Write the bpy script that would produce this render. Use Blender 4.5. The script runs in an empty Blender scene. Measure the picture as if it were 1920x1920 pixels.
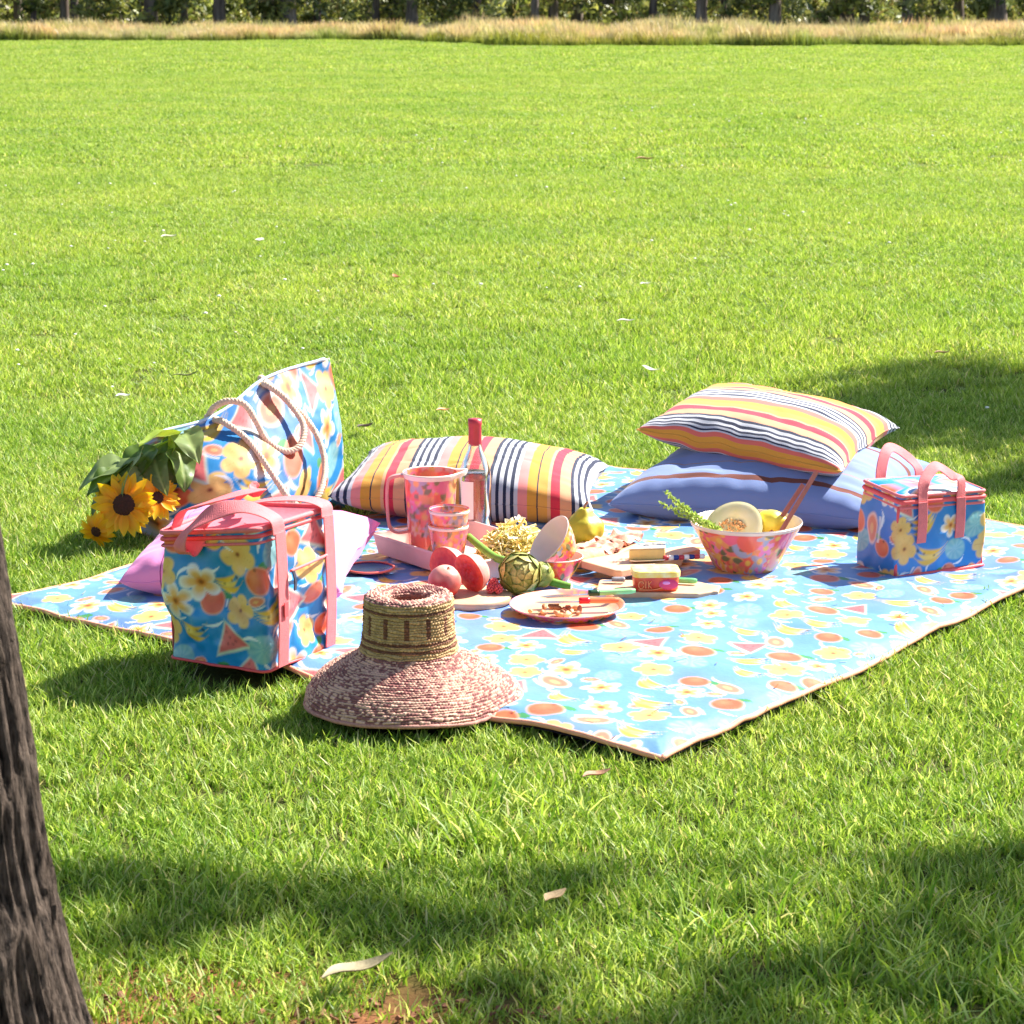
import bpy, bmesh, math, random
import numpy as np
from mathutils import Vector, Matrix, Euler, Quaternion

R = math.radians
sc = bpy.context.scene
COL = sc.collection

# ------------------------------------------------------------------ camera, sky, sun, exposure
cam_d = bpy.data.cameras.new('camera'); cam = bpy.data.objects.new('camera', cam_d); COL.objects.link(cam)
cam.location = (0, 0, 1.35)
cam.rotation_euler = (R(90) - math.atan(980 / 4565.0), 0, 0)
cam_d.sensor_width = 36.0; cam_d.lens = 36.0 * 4565 / 1920
cam_d.clip_start = 0.05; cam_d.clip_end = 2000
cam_d.dof.use_dof = True; cam_d.dof.focus_distance = 5.45; cam_d.dof.aperture_fstop = 17
sc.camera = cam

SUN_AZ, SUN_EL = math.atan2(0.84, 0.54), R(44)          # sun stands behind the picnic, to the right
world = bpy.data.worlds.new('World'); sc.world = world; world.use_nodes = True
wn = world.node_tree.nodes; wl = world.node_tree.links
sky = wn.new('ShaderNodeTexSky'); sky.sky_type = 'NISHITA'; sky.sun_disc = False
sky.sun_elevation = SUN_EL; sky.sun_rotation = SUN_AZ
wn['Background'].inputs[1].default_value = 0.072
wl.new(sky.outputs[0], wn['Background'].inputs[0])
sun_d = bpy.data.lights.new('sun', 'SUN'); sun_d.energy = 5.0; sun_d.angle = R(0.55); sun_d.color = (1.0, 0.96, 0.89)
sun = bpy.data.objects.new('sun', sun_d); COL.objects.link(sun); sun.location = (6, 4, 9)
sv = Vector((math.sin(SUN_AZ) * math.cos(SUN_EL), math.cos(SUN_AZ) * math.cos(SUN_EL), math.sin(SUN_EL)))
sun.rotation_euler = sv.to_track_quat('Z', 'Y').to_euler()
sc.view_settings.view_transform = 'Standard'; sc.view_settings.look = 'None'
sc.view_settings.gamma = 1.0; sc.view_settings.use_curve_mapping = False
sc.view_settings.exposure = 1.55
sc.cycles.max_bounces = 8; sc.cycles.transparent_max_bounces = 12; sc.cycles.transmission_bounces = 8
sc.cycles.caustics_reflective = False; sc.cycles.caustics_refractive = False

# ------------------------------------------------------------------ small helpers
def S(r, g, b):
    f = lambda c: (c / 255 / 12.92) if c / 255 <= 0.04045 else ((c / 255 + 0.055) / 1.055) ** 2.4
    return np.array([f(r), f(g), f(b)])

def A(x): return np.array(x, float)
def unit(v): v = A(v); return v / (np.linalg.norm(v) + 1e-12)

def vnoise(P, seed=0):
    """value noise on N x 3 points"""
    P = np.asarray(P, float)
    i = np.floor(P).astype(np.int64); f = P - i; f = f * f * (3 - 2 * f)
    def h(a, b, c):
        n = (a * 374761393 + b * 668265263 + c * 2147483647 + seed * 974634777) & 0x7fffffff
        n = ((n ^ (n >> 13)) * 1274126177) & 0x7fffffff
        return ((n ^ (n >> 16)) & 0xffff) / 65535.0
    out = 0
    for dx in (0, 1):
        for dy in (0, 1):
            for dz in (0, 1):
                w = (f[:, 0] if dx else 1 - f[:, 0]) * (f[:, 1] if dy else 1 - f[:, 1]) * (f[:, 2] if dz else 1 - f[:, 2])
                out = out + w * h(i[:, 0] + dx, i[:, 1] + dy, i[:, 2] + dz)
    return out * 2 - 1

def fbm(P, seed=0, o=3):
    s = 0; a = 1.0
    for k in range(o):
        s = s + a * vnoise(np.asarray(P) * 2 ** k, seed + k * 17); a *= 0.5
    return s

def gq(nu, nv, cu=False, cv=False, off=0):
    """quads of a nu x nv vertex grid (index = i*nv + j)"""
    I = np.arange(nu if cu else nu - 1); J = np.arange(nv if cv else nv - 1)
    i, j = np.meshgrid(I, J, indexing='ij'); i = i.ravel(); j = j.ravel()
    a = i * nv + j; b = ((i + 1) % nu) * nv + j; c = ((i + 1) % nu) * nv + (j + 1) % nv; d = i * nv + (j + 1) % nv
    return np.stack([a, b, c, d], 1) + off

def join(parts):
    V = []; F = []; o = 0
    for v, f in parts:
        v = np.asarray(v, float).reshape(-1, 3); V.append(v)
        for ff in (f if isinstance(f, list) else [f]): F.append(np.asarray(ff) + o)
        o += len(v)
    return np.concatenate(V), F

def mesh(name, V, F, mat=None, cols=None, smooth=True, attrs=None):
    V = np.asarray(V, float).reshape(-1, 3)
    F = F if isinstance(F, list) else [F]
    F = [np.asarray(f, np.int32) for f in F if len(f)]
    me = bpy.data.meshes.new(name)
    n = sum(len(f) for f in F); tot = np.concatenate([np.full(len(f), f.shape[1], np.int32) for f in F])
    idx = np.concatenate([f.ravel() for f in F]).astype(np.int32)
    me.vertices.add(len(V)); me.vertices.foreach_set('co', V.astype(np.float32).ravel())
    me.loops.add(len(idx)); me.loops.foreach_set('vertex_index', idx)
    me.polygons.add(n)
    st = np.concatenate([[0], np.cumsum(tot)[:-1]]).astype(np.int32)
    me.polygons.foreach_set('loop_start', st)
    me.polygons.foreach_set('use_smooth', np.full(n, smooth))
    me.update(calc_edges=True); me.validate()
    if len(V) < 60000 and any(f.shape[1] > 4 or f.shape[1] == 3 for f in F) and name not in ('tuft', 'long_tuft', 'tall_clump') and not name.startswith('lawn'):
        bm = bmesh.new(); bm.from_mesh(me); bmesh.ops.recalc_face_normals(bm, faces=bm.faces[:]); bm.to_mesh(me); bm.free()
    if cols is not None:
        c = np.ones((len(V), 4), np.float32); c[:, :3] = np.clip(cols, 0, 1)
        at = me.color_attributes.new('Col', 'FLOAT_COLOR', 'POINT'); at.data.foreach_set('color', c.ravel())
    for k, v in (attrs or {}).items():
        at = me.attributes.new(k, 'FLOAT', 'POINT'); at.data.foreach_set('value', np.asarray(v, np.float32).ravel())
    if mat: me.materials.append(mat)
    return me

def thing(name, label, cat, loc=(0, 0, 0), group=None):
    o = bpy.data.objects.new(name, None); COL.objects.link(o); o.location = loc
    o.empty_display_size = 0.05
    o['label'] = label; o['category'] = cat
    if group: o['group'] = group
    return o

def rootloc(o):
    while o.parent: o = o.parent
    return np.array(o.location)

def part(name, V, F, mat, parent, cols=None, smooth=True, attrs=None, label=None, bev=None):
    V = np.asarray(V, float).reshape(-1, 3) - rootloc(parent)
    if name in ('strap', 'handle', 'zip_pull', 'patch'): smooth = False
    o = bpy.data.objects.new(name, mesh(name, V, F, mat, cols, smooth, attrs)); COL.objects.link(o)
    o.parent = parent
    if label: o['label'] = label
    if bev:
        m = o.modifiers.new('bevel', 'BEVEL'); m.width = bev; m.segments = 2; m.limit_method = 'ANGLE'
    return o

def single(name, V, F, mat, label, cat, cols=None, smooth=True, attrs=None, group=None, kind=None, bev=None):
    V = np.asarray(V, float).reshape(-1, 3)
    loc = A([(V[:, 0].min() + V[:, 0].max()) / 2, (V[:, 1].min() + V[:, 1].max()) / 2, V[:, 2].min()])
    o = bpy.data.objects.new(name, mesh(name, V - loc, F, mat, cols, smooth, attrs)); COL.objects.link(o); o.location = loc
    if label: o['label'] = label
    if cat: o['category'] = cat
    if group: o['group'] = group
    if kind: o['kind'] = kind
    if bev:
        m = o.modifiers.new('bevel', 'BEVEL'); m.width = bev; m.segments = 2; m.limit_method = 'ANGLE'
    return o

def inst(name, me, M, parent, label=None):
    """a child sharing mesh data, M = world matrix"""
    o = bpy.data.objects.new(name, me); COL.objects.link(o); o.parent = parent
    o.matrix_local = Matrix.Translation(-Vector(rootloc(parent))) @ M
    return o

def spline(P, n, closed=False):
    P = A(P); m = len(P)
    t = np.linspace(0, m if closed else m - 1, n, endpoint=not closed)
    i = np.minimum(np.floor(t).astype(int), m - 1 if closed else m - 2); f = (t - i)[:, None]
    g = (lambda k: P[k % m]) if closed else (lambda k: np.where((k < 0)[:, None], 2 * P[0] - P[1], np.where((k > m - 1)[:, None], 2 * P[-1] - P[-2], P[np.clip(k, 0, m - 1)])))
    p0, p1, p2, p3 = g(i - 1), g(i), g(i + 1), g(i + 2)
    return 0.5 * (2 * p1 + (p2 - p0) * f + (2 * p0 - 5 * p1 + 4 * p2 - p3) * f ** 2 + (3 * p1 - p0 - 3 * p2 + p3) * f ** 3)

def frames(P, closed=False):
    T = np.gradient(P, axis=0)
    if closed: T = np.roll(P, -1, 0) - np.roll(P, 1, 0)
    T /= np.linalg.norm(T, axis=1)[:, None] + 1e-12
    N = np.zeros_like(P); a = A([0, 0, 1]) if abs(T[0][2]) < 0.9 else A([1, 0, 0])
    v = a - T[0] * (a @ T[0]); N[0] = unit(v)
    for k in range(1, len(P)):
        v = N[k - 1] - T[k] * (N[k - 1] @ T[k]); N[k] = unit(v)
    return T, N, np.cross(T, N)

def tube(P, r, n=10, closed=False, caps=True):
    P = A(P); T, N, B = frames(P, closed); r = np.broadcast_to(np.asarray(r, float), (len(P),))
    th = np.linspace(0, 2 * np.pi, n, endpoint=False)
    V = P[:, None] + r[:, None, None] * (N[:, None] * np.cos(th)[None, :, None] + B[:, None] * np.sin(th)[None, :, None])
    F = [gq(len(P), n, closed, True)]
    V = V.reshape(-1, 3)
    if caps and not closed:
        V = np.concatenate([V, P[:1], P[-1:]]); a = len(P) * n
        k = np.arange(n)
        F.append(np.stack([(k + 1) % n, k, np.full(n, a)], 1))
        o = (len(P) - 1) * n
        F.append(np.stack([o + k, o + (k + 1) % n, np.full(n, a + 1)], 1))
    return V, F

def ribbon(P, W, w, t, n=60):
    """strap of width w, thickness t along path P; W = width direction (one, or one per control point)"""
    m = len(P); Wc = np.broadcast_to(A(W), (m, 3)) if np.ndim(W) == 1 else A(W)
    n = int(n * 1.6); P = spline(P, n); W = spline(Wc, n); T = np.gradient(P, axis=0); T /= np.linalg.norm(T, axis=1)[:, None]
    W = W - T * np.sum(W * T, 1)[:, None]; W /= np.linalg.norm(W, axis=1)[:, None]
    N = np.cross(T, W)
    q = [(-.5, -.5), (-.46, .5), (.46, .5), (.5, -.5)]
    q = [(-.5, -.3), (-.5, .3), (-.45, .5), (.45, .5), (.5, .3), (.5, -.3), (.45, -.5), (-.45, -.5)]
    V = np.stack([P + W * w * a + N * t * b for a, b in q], 1).reshape(-1, 3)
    k = len(q)
    e = (n - 1) * k
    return V, [gq(n, k, False, True), np.array([list(range(k))[::-1]]), np.array([list(range(e, e + k))])]

def lathe(prof, n=48, c=(0, 0, 0), capb=True, sub=None):
    prof = A(prof)
    if sub: prof = spline(prof, sub)
    th = np.linspace(0, 2 * np.pi, n, endpoint=False)
    m = len(prof)
    V = np.zeros((m, n, 3))
    V[..., 0] = prof[:, 0:1] * np.cos(th); V[..., 1] = prof[:, 0:1] * np.sin(th); V[..., 2] = prof[:, 1:2]
    return V.reshape(-1, 3) + A(c), [gq(m, n, False, True)]

def box(c, d, rz=0):
    x, y, z = A(d) / 2
    V = A([(-x, -y, -z), (x, -y, -z), (x, y, -z), (-x, y, -z), (-x, -y, z), (x, -y, z), (x, y, z), (-x, y, z)])
    ca, sa = math.cos(rz), math.sin(rz)
    V = V @ A([[ca, sa, 0], [-sa, ca, 0], [0, 0, 1]]) + A(c)
    return V, [np.array([(0, 3, 2, 1), (4, 5, 6, 7), (0, 1, 5, 4), (1, 2, 6, 5), (2, 3, 7, 6), (3, 0, 4, 7)])]

def extr(poly, z0, z1):
    """prism from a 2-D outline (counter-clockwise)"""
    p = A(poly); n = len(p)
    V = np.concatenate([np.c_[p, np.full(n, z0)], np.c_[p, np.full(n, z1)]])
    k = np.arange(n)
    return V, [np.stack([k, (k + 1) % n, n + (k + 1) % n, n + k], 1), np.array([list(range(n))[::-1]]), np.array([list(range(n, 2 * n))])]

def rot2(p, a, o=(0, 0)):
    p = A(p); ca, sa = math.cos(a), math.sin(a)
    return np.c_[p[:, 0] * ca - p[:, 1] * sa, p[:, 0] * sa + p[:, 1] * ca] + A(o)

def rrect(w, h, r, k=5):
    out = []
    for cx, cy, a0 in ((w / 2 - r, h / 2 - r, 0), (-w / 2 + r, h / 2 - r, 90), (-w / 2 + r, -h / 2 + r, 180), (w / 2 - r, -h / 2 + r, 270)):
        for j in range(k):
            a = R(a0 + 90 * j / (k - 1)); out.append((cx + r * math.cos(a), cy + r * math.sin(a)))
    return out

def orient(V, z, loc, x=None):
    """local +Z of V to direction z, then move to loc"""
    z = unit(z); a = A([0, 0, 1]) if abs(z[2]) < .95 else A([0, 1, 0])
    xx = unit(np.cross(a, z)) if x is None else unit(A(x) - z * (A(x) @ z)); yy = np.cross(z, xx)
    return A(V) @ np.stack([xx, yy, z]) + A(loc)

# ------------------------------------------------------------------ materials
def nodes(name):
    m = bpy.data.materials.new(name); m.use_nodes = True
    return m, m.node_tree.nodes, m.node_tree.links, m.node_tree.nodes['Principled BSDF']

def bumpit(n, l, b, scale, strength, detail=4, dist=0.002, kind='noise', co='Object'):
    tc = n.new('ShaderNodeTexCoord')
    t = n.new('ShaderNodeTexNoise') if kind == 'noise' else n.new('ShaderNodeTexVoronoi')
    t.inputs['Scale'].default_value = scale
    if kind == 'noise': t.inputs['Detail'].default_value = detail
    l.new(tc.outputs[co], t.inputs['Vector'])
    bp = n.new('ShaderNodeBump'); bp.inputs['Strength'].default_value = strength; bp.inputs['Distance'].default_value = dist
    l.new(t.outputs[0], bp.inputs['Height']); l.new(bp.outputs[0], b.inputs['Normal'])
    return t

def pm(name, col, rough=0.6, var=0.12, scale=30, bump=0.2, spec=0.5, bscale=None, trans=0, sub=0, coat=0, col2=None):
    """plain procedural material: base colour broken up with noise, fine relief"""
    m, n, l, b = nodes(name); col = A(col)
    tc = n.new('ShaderNodeTexCoord'); t = n.new('ShaderNodeTexNoise')
    t.inputs['Scale'].default_value = scale; t.inputs['Detail'].default_value = 5; t.inputs['Roughness'].default_value = .6
    l.new(tc.outputs['Object'], t.inputs['Vector'])
    cr = n.new('ShaderNodeValToRGB'); cr.color_ramp.elements[0].position = .3; cr.color_ramp.elements[1].position = .7
    c2 = A(col2) if col2 is not None else col * (1 + var)
    cr.color_ramp.elements[0].color = (*np.clip(col * (1 - var) if col2 is None else col, 0, 1), 1); cr.color_ramp.elements[1].color = (*np.clip(c2, 0, 1), 1)
    l.new(t.outputs[0], cr.inputs[0]); l.new(cr.outputs[0], b.inputs['Base Color'])
    b.inputs['Roughness'].default_value = rough; b.inputs['Specular IOR Level'].default_value = spec
    if bump: bumpit(n, l, b, bscale or scale * 4, bump)
    if trans: b.inputs['Transmission Weight'].default_value = trans
    if coat: b.inputs['Coat Weight'].default_value = coat; b.inputs['Coat Roughness'].default_value = .15
    if sub:
        b.inputs['Subsurface Weight'].default_value = sub; b.inputs['Subsurface Radius'].default_value = (.01, .005, .003); b.inputs['Subsurface Scale'].default_value = .5
    return m

def cm(name, rough=0.5, bump=0.15, bscale=300, spec=0.5, coat=0, trans=0, var=.10, vscale=25, tl=0):
    """material whose colour comes from the printed colour attribute"""
    m, n, l, b = nodes(name)
    at = n.new('ShaderNodeAttribute'); at.attribute_name = 'Col'
    tc = n.new('ShaderNodeTexCoord'); t = n.new('ShaderNodeTexNoise'); t.inputs['Scale'].default_value = vscale; t.inputs['Detail'].default_value = 4
    l.new(tc.outputs['Object'], t.inputs['Vector'])
    mr = n.new('ShaderNodeMapRange'); mr.inputs[1].default_value = .3; mr.inputs[2].default_value = .7
    mr.inputs[3].default_value = 1 - var; mr.inputs[4].default_value = 1 + var; l.new(t.outputs[0], mr.inputs[0])
    mx = n.new('ShaderNodeVectorMath'); mx.operation = 'SCALE'; l.new(at.outputs['Color'], mx.inputs[0]); l.new(mr.outputs[0], mx.inputs['Scale'])
    l.new(mx.outputs[0], b.inputs['Base Color'])
    b.inputs['Roughness'].default_value = rough; b.inputs['Specular IOR Level'].default_value = spec
    if coat: b.inputs['Coat Weight'].default_value = coat; b.inputs['Coat Roughness'].default_value = .12
    if bump: bumpit(n, l, b, bscale, bump)
    if trans:                                        # tinted clear plastic: part of the light passes straight through
        tp = n.new('ShaderNodeBsdfTransparent'); l.new(mx.outputs[0], tp.inputs[0])
        ms = n.new('ShaderNodeMixShader'); ms.inputs[0].default_value = trans
        l.new(b.outputs[0], ms.inputs[1]); l.new(tp.outputs[0], ms.inputs[2]); l.new(ms.outputs[0], n['Material Output'].inputs[0])
    if tl:
        tr = n.new('ShaderNodeBsdfTranslucent'); l.new(mx.outputs[0], tr.inputs[0])
        ms = n.new('ShaderNodeMixShader'); ms.inputs[0].default_value = tl
        l.new(b.outputs[0], ms.inputs[1]); l.new(tr.outputs[0], ms.inputs[2]); l.new(ms.outputs[0], n['Material Output'].inputs[0])
    return m

def leafmat(name, tl=0.45, rough=0.45, spec=0.4, wscale=0.0, boost=1.4, tint=None):
    """foliage: colour attribute, world-position patches, light shining through the blade"""
    m, n, l, b = nodes(name)
    at = n.new('ShaderNodeAttribute'); at.attribute_name = 'Col'
    src = at.outputs['Color']
    if wscale:
        ge = n.new('ShaderNodeNewGeometry'); t = n.new('ShaderNodeTexNoise'); t.inputs['Scale'].default_value = wscale; t.inputs['Detail'].default_value = 4
        l.new(ge.outputs['Position'], t.inputs['Vector'])
        cr = n.new('ShaderNodeValToRGB'); e = cr.color_ramp.elements
        e[0].position = .35; e[0].color = (*(tint[0]), 1); e[1].position = .65; e[1].color = (*(tint[1]), 1)
        l.new(t.outputs[0], cr.inputs[0])
        mx = n.new('ShaderNodeMix'); mx.data_type = 'RGBA'; mx.blend_type = 'MULTIPLY'; mx.inputs[0].default_value = 1
        l.new(src, mx.inputs[6]); l.new(cr.outputs[0], mx.inputs[7]); src = mx.outputs[2]
    l.new(src, b.inputs['Base Color']); b.inputs['Roughness'].default_value = rough; b.inputs['Specular IOR Level'].default_value = spec
    tr = n.new('ShaderNodeBsdfTranslucent')
    sc2 = n.new('ShaderNodeVectorMath'); sc2.operation = 'MULTIPLY'; sc2.inputs[1].default_value = (boost * 1.05, boost, boost * .7); l.new(src, sc2.inputs[0])
    l.new(sc2.outputs[0], tr.inputs[0])
    ms = n.new('ShaderNodeMixShader'); ms.inputs[0].default_value = tl
    l.new(b.outputs[0], ms.inputs[1]); l.new(tr.outputs[0], ms.inputs[2]); l.new(ms.outputs[0], n['Material Output'].inputs[0])
    return m

NAVY = S(38, 44, 66); WHITE = S(186, 186, 192)
def stripemat(name, table, period):
    m, n, l, b = nodes(name)
    at = n.new('ShaderNodeAttribute'); at.attribute_name = 'S'
    d = n.new('ShaderNodeMath'); d.operation = 'DIVIDE'; d.inputs[1].default_value = period; l.new(at.outputs['Fac'], d.inputs[0])
    f = n.new('ShaderNodeMath'); f.operation = 'FRACT'; l.new(d.outputs[0], f.inputs[0])
    cr = n.new('ShaderNodeValToRGB'); cr.color_ramp.interpolation = 'CONSTANT'
    tot = sum(w for w, c in table); x = 0
    for k, (w, c) in enumerate(table):
        e = cr.color_ramp.elements[0] if k == 0 else (cr.color_ramp.elements[1] if k == 1 else cr.color_ramp.elements.new(x))
        e.position = x; e.color = (*c, 1); x += w / tot
    l.new(f.outputs[0], cr.inputs[0]); l.new(cr.outputs[0], b.inputs['Base Color'])
    b.inputs['Roughness'].default_value = .85; b.inputs['Specular IOR Level'].default_value = .2
    b.inputs['Sheen Weight'].default_value = .15
    bumpit(n, l, b, 420, .35, dist=.0015)
    return m

# ------------------------------------------------------------------ printed patterns (flat print, evaluated per point)
BLUE = S(28, 142, 212)
def _a(sd, w=.13): return np.clip(.5 - sd / w, 0, 1)
def motif(kind, q, rng):
    r = np.hypot(q[:, 0], q[:, 1]) + 1e-9; th = np.arctan2(q[:, 1], q[:, 0])
    if kind == 'frangipani':
        Rr = .42 + .5 * np.abs(np.cos(2.5 * th + .35 * r)) ** .7
        return [(_a(r - Rr), S(243, 238, 236)), (_a(r - Rr * .7, .4) * .95, S(248, 184, 96)), (_a(r - .2, .2), S(224, 120, 40)), (_a(r - .08), S(120, 66, 40))]
    if kind == 'hibiscus':
        Rr = .62 + .34 * np.abs(np.cos(2.5 * th)) ** .55
        vein = np.clip(1 - np.abs(np.sin(2.5 * th)) * 9, 0, 1) * (r > .15) * (r < Rr * .8)
        return [(_a(r - Rr), S(244, 196, 116)), (vein * .35, S(196, 140, 60)), (_a(r - .3, .4) * .5, S(236, 160, 80)), (_a(r - .1), S(140, 66, 46))]
    if kind == 'orange':
        lf = np.hypot((q[:, 0] + .62) / .38, (q[:, 1] - .62) / .2) - 1
        sd = np.hypot(q[:, 0], q[:, 1] * 1.08) - .74
        return [(_a(lf, .15), S(70, 150, 90)), (_a(sd), S(250, 176, 140)), (_a(sd + .07), S(236, 104, 66)), (_a(np.hypot(q[:, 0] - .2, q[:, 1] - .22) - .25, .5) * .45, S(250, 160, 110)), (_a(np.hypot(q[:, 0], q[:, 1] - .55) - .07), S(110, 60, 40))]
    if kind == 'melon':
        y = q[:, 1] + .1; sd = np.maximum(np.abs(q[:, 0]) * .84 + y * .55 - .5, -(y) - .5)
        sdr = np.maximum(np.abs(q[:, 0]) * .84 + y * .55 - .58, -y - .66)
        seeds = np.zeros(len(q))
        for sx, sy in ((-.25, -.2), (.22, -.25), (0, .05), (-.05, -.32), (.1, .35)):
            seeds = np.maximum(seeds, _a(np.hypot((q[:, 0] - sx) * 1.6, q[:, 1] - sy) - .06))
        return [(_a(sdr), S(224, 236, 214)), (_a(sd), S(236, 116, 118)), (seeds * .8, S(90, 40, 44))]
    if kind == 'papaya':
        sd = np.hypot(q[:, 0] * .8, q[:, 1] * 1.5) - .7
        return [(_a(sd), S(248, 196, 182)), (_a(sd + .14), S(238, 132, 104)), (_a(np.hypot(q[:, 0] * 1.3, q[:, 1] * 3) - .4), S(246, 180, 120)), (_a(np.abs(q[:, 1] + .62 - .2 * q[:, 0] ** 2) - .06) * (np.abs(q[:, 0]) < .7), S(246, 240, 236))]
    if kind == 'banana':
        out = []
        for k in range(3):
            y = q[:, 1] - (.35 - .3 * k) - .5 * (q[:, 0] + .1 * k) ** 2 + .2
            w = .17 * np.clip(1 - (q[:, 0] / .8) ** 2, 0, 1)
            out.append((_a(np.abs(y) - w), S(246, 196, 70) if k != 1 else S(250, 214, 110)))
        sp = np.maximum(_a(np.hypot(q[:, 0] - .3, q[:, 1]) - .05), _a(np.hypot(q[:, 0] + .35, q[:, 1] - .1) - .05))
        return out + [(sp, S(90, 60, 30)), (_a(np.hypot(q[:, 0] + .8, q[:, 1] - .25) - .08), S(60, 56, 40))]
    if kind == 'leaf':
        sd = np.hypot(q[:, 0] * .85, q[:, 1] * 1.1) - .8
        st = .5 + .5 * np.sin(th * 9)
        return [(_a(sd), S(124, 184, 196)), (_a(sd + .05) * st * .55, S(170, 208, 206))]
    if kind == 'sweep':
        y = q[:, 1] - .35 * q[:, 0] ** 2
        return [(_a(np.abs(y) - .14 * np.clip(1 - q[:, 0] ** 2, 0, 1), .08) * (np.abs(q[:, 0]) < 1), S(240, 243, 246))]
    return [(_a(np.hypot(q[:, 0], q[:, 1]) - .5), S(246, 196, 190))]

def fruit_print(P, seed, d=.115, size=.062, base=BLUE, kinds=None, ink=.84):
    rng = random.Random(seed); P = np.asarray(P, float)
    nz = vnoise(np.c_[P * 9, np.full(len(P), seed)], seed)[:, None]
    nz2 = vnoise(np.c_[P * 5 + 31, np.full(len(P), seed)], seed + 3)[:, None]
    C = base * (1 + .12 * nz) + np.clip(nz2, 0, 1) * (S(120, 130, 220) - base) * .55
    lo = P.min(0) - d; hi = P.max(0) + d
    kinds = kinds or ['frangipani', 'hibiscus', 'orange', 'melon', 'papaya', 'banana', 'leaf', 'frangipani', 'hibiscus', 'orange', 'frangipani', 'hibiscus', 'banana', 'leaf']
    row = 0; yy = lo[1]; last = []
    while yy < hi[1]:
        xx = lo[0] + (d / 2 if row % 2 else 0)
        while xx < hi[0]:
            pool = [k for k in kinds if k not in last[-2:]]
            k = rng.choice(pool); last.append(k)
            cx = xx + rng.uniform(-.2, .2) * d; cy = yy + rng.uniform(-.2, .2) * d
            s = size * rng.uniform(.85, 1.2); a = rng.uniform(-.6, .6) if k in ('melon', 'banana', 'orange') else rng.uniform(0, 6.28)
            extra = rng.random()
            for kk, ox, oy, ss in ((k, cx, cy, s),) + ((('sweep', cx + d * .45, cy + d * .3, s * .6),) if extra < .6 else (('papaya', cx + d * .5, cy + d * .35, s * .55),) if extra < .8 else ()):
                sel = np.nonzero((np.abs(P[:, 0] - ox) < ss * 1.15) & (np.abs(P[:, 1] - oy) < ss * 1.15))[0]
                if not len(sel): continue
                q = (P[sel] - (ox, oy)) / ss; ca, sa = math.cos(a), math.sin(a)
                q = np.c_[q[:, 0] * ca + q[:, 1] * sa, -q[:, 0] * sa + q[:, 1] * ca]
                c = C[sel]
                for al, cc in motif(kk, q, rng): c = c * (1 - al[:, None]) + al[:, None] * cc
                C[sel] = c
            xx += d
        yy += d * .86; row += 1
    return C * ink

def floral_print(P, seed, d=.021, size=.015, wrap=None):
    rng = random.Random(seed); P = np.asarray(P, float)
    C = np.tile(S(240, 130, 60), (len(P), 1)) * (1 + .2 * vnoise(np.c_[P * 60, np.zeros(len(P))], seed)[:, None])
    pal = [S(240, 90, 120), S(232, 80, 140), S(236, 84, 60), S(244, 170, 60), S(160, 165, 190), S(238, 120, 180), S(244, 190, 170), S(240, 150, 70), S(246, 110, 90)]
    lo = P.min(0) - d; hi = P.max(0) + d; row = 0; yy = lo[1]
    while yy < hi[1]:
        xx = lo[0] + (d / 2 if row % 2 else 0)
        while xx < hi[0]:
            cx = xx + rng.uniform(-.3, .3) * d; cy = yy + rng.uniform(-.3, .3) * d; s = size * rng.uniform(.6, 1.25); c0 = rng.choice(pal); a = rng.random() * 6
            green = rng.random() < .55; npet = rng.choice((0, 5, 6))
            sel = np.nonzero((np.abs(P[:, 0] - cx) < s * 1.9) & (np.abs(P[:, 1] - cy) < s * 1.9))[0]
            if len(sel):
                q = (P[sel] - (cx, cy)) / s; r = np.hypot(q[:, 0], q[:, 1]); th = np.arctan2(q[:, 1], q[:, 0]) + a; c = C[sel]
                if green:
                    g = _a(np.hypot((q[:, 0] * math.cos(a) + q[:, 1] * math.sin(a) - 1.1) / .55, (-q[:, 0] * math.sin(a) + q[:, 1] * math.cos(a)) / .3) - 1, .3)[:, None]
                    c = c * (1 - g) + g * S(96, 100, 30)
                Rr = 1 if not npet else .75 + .25 * np.cos(npet * th)
                g = _a(r - Rr, .15)[:, None]; c = c * (1 - g) + g * c0
                if npet:
                    g = _a(r - .28, .15)[:, None]; c = c * (1 - g) + g * S(240, 190, 60)
                C[sel] = c
            xx += d
        yy += d * .86; row += 1
    return C

# ------------------------------------------------------------------ ground and lawn
GZ = -0.035                       # soil level; the rug lies pressed on the grass near z = 0
RUG = dict(L=A([-1.170, 5.385]), N=A([0.269, 4.193]), R=A([1.560, 5.985]), B=A([0.255, 7.01]))
def in_poly(P, poly, grow=0.0):
    poly = A(poly); c = poly.mean(0); ok = np.ones(len(P), bool)
    s = np.sign(np.cross(poly[1] - poly[0], c - poly[0]))
    for a, b in zip(poly, np.roll(poly, -1, 0)):
        e = (b - a) / np.linalg.norm(b - a); ok &= s * (e[0] * (P[:, 1] - a[1]) - e[1] * (P[:, 0] - a[0])) > -grow
    return ok

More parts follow.
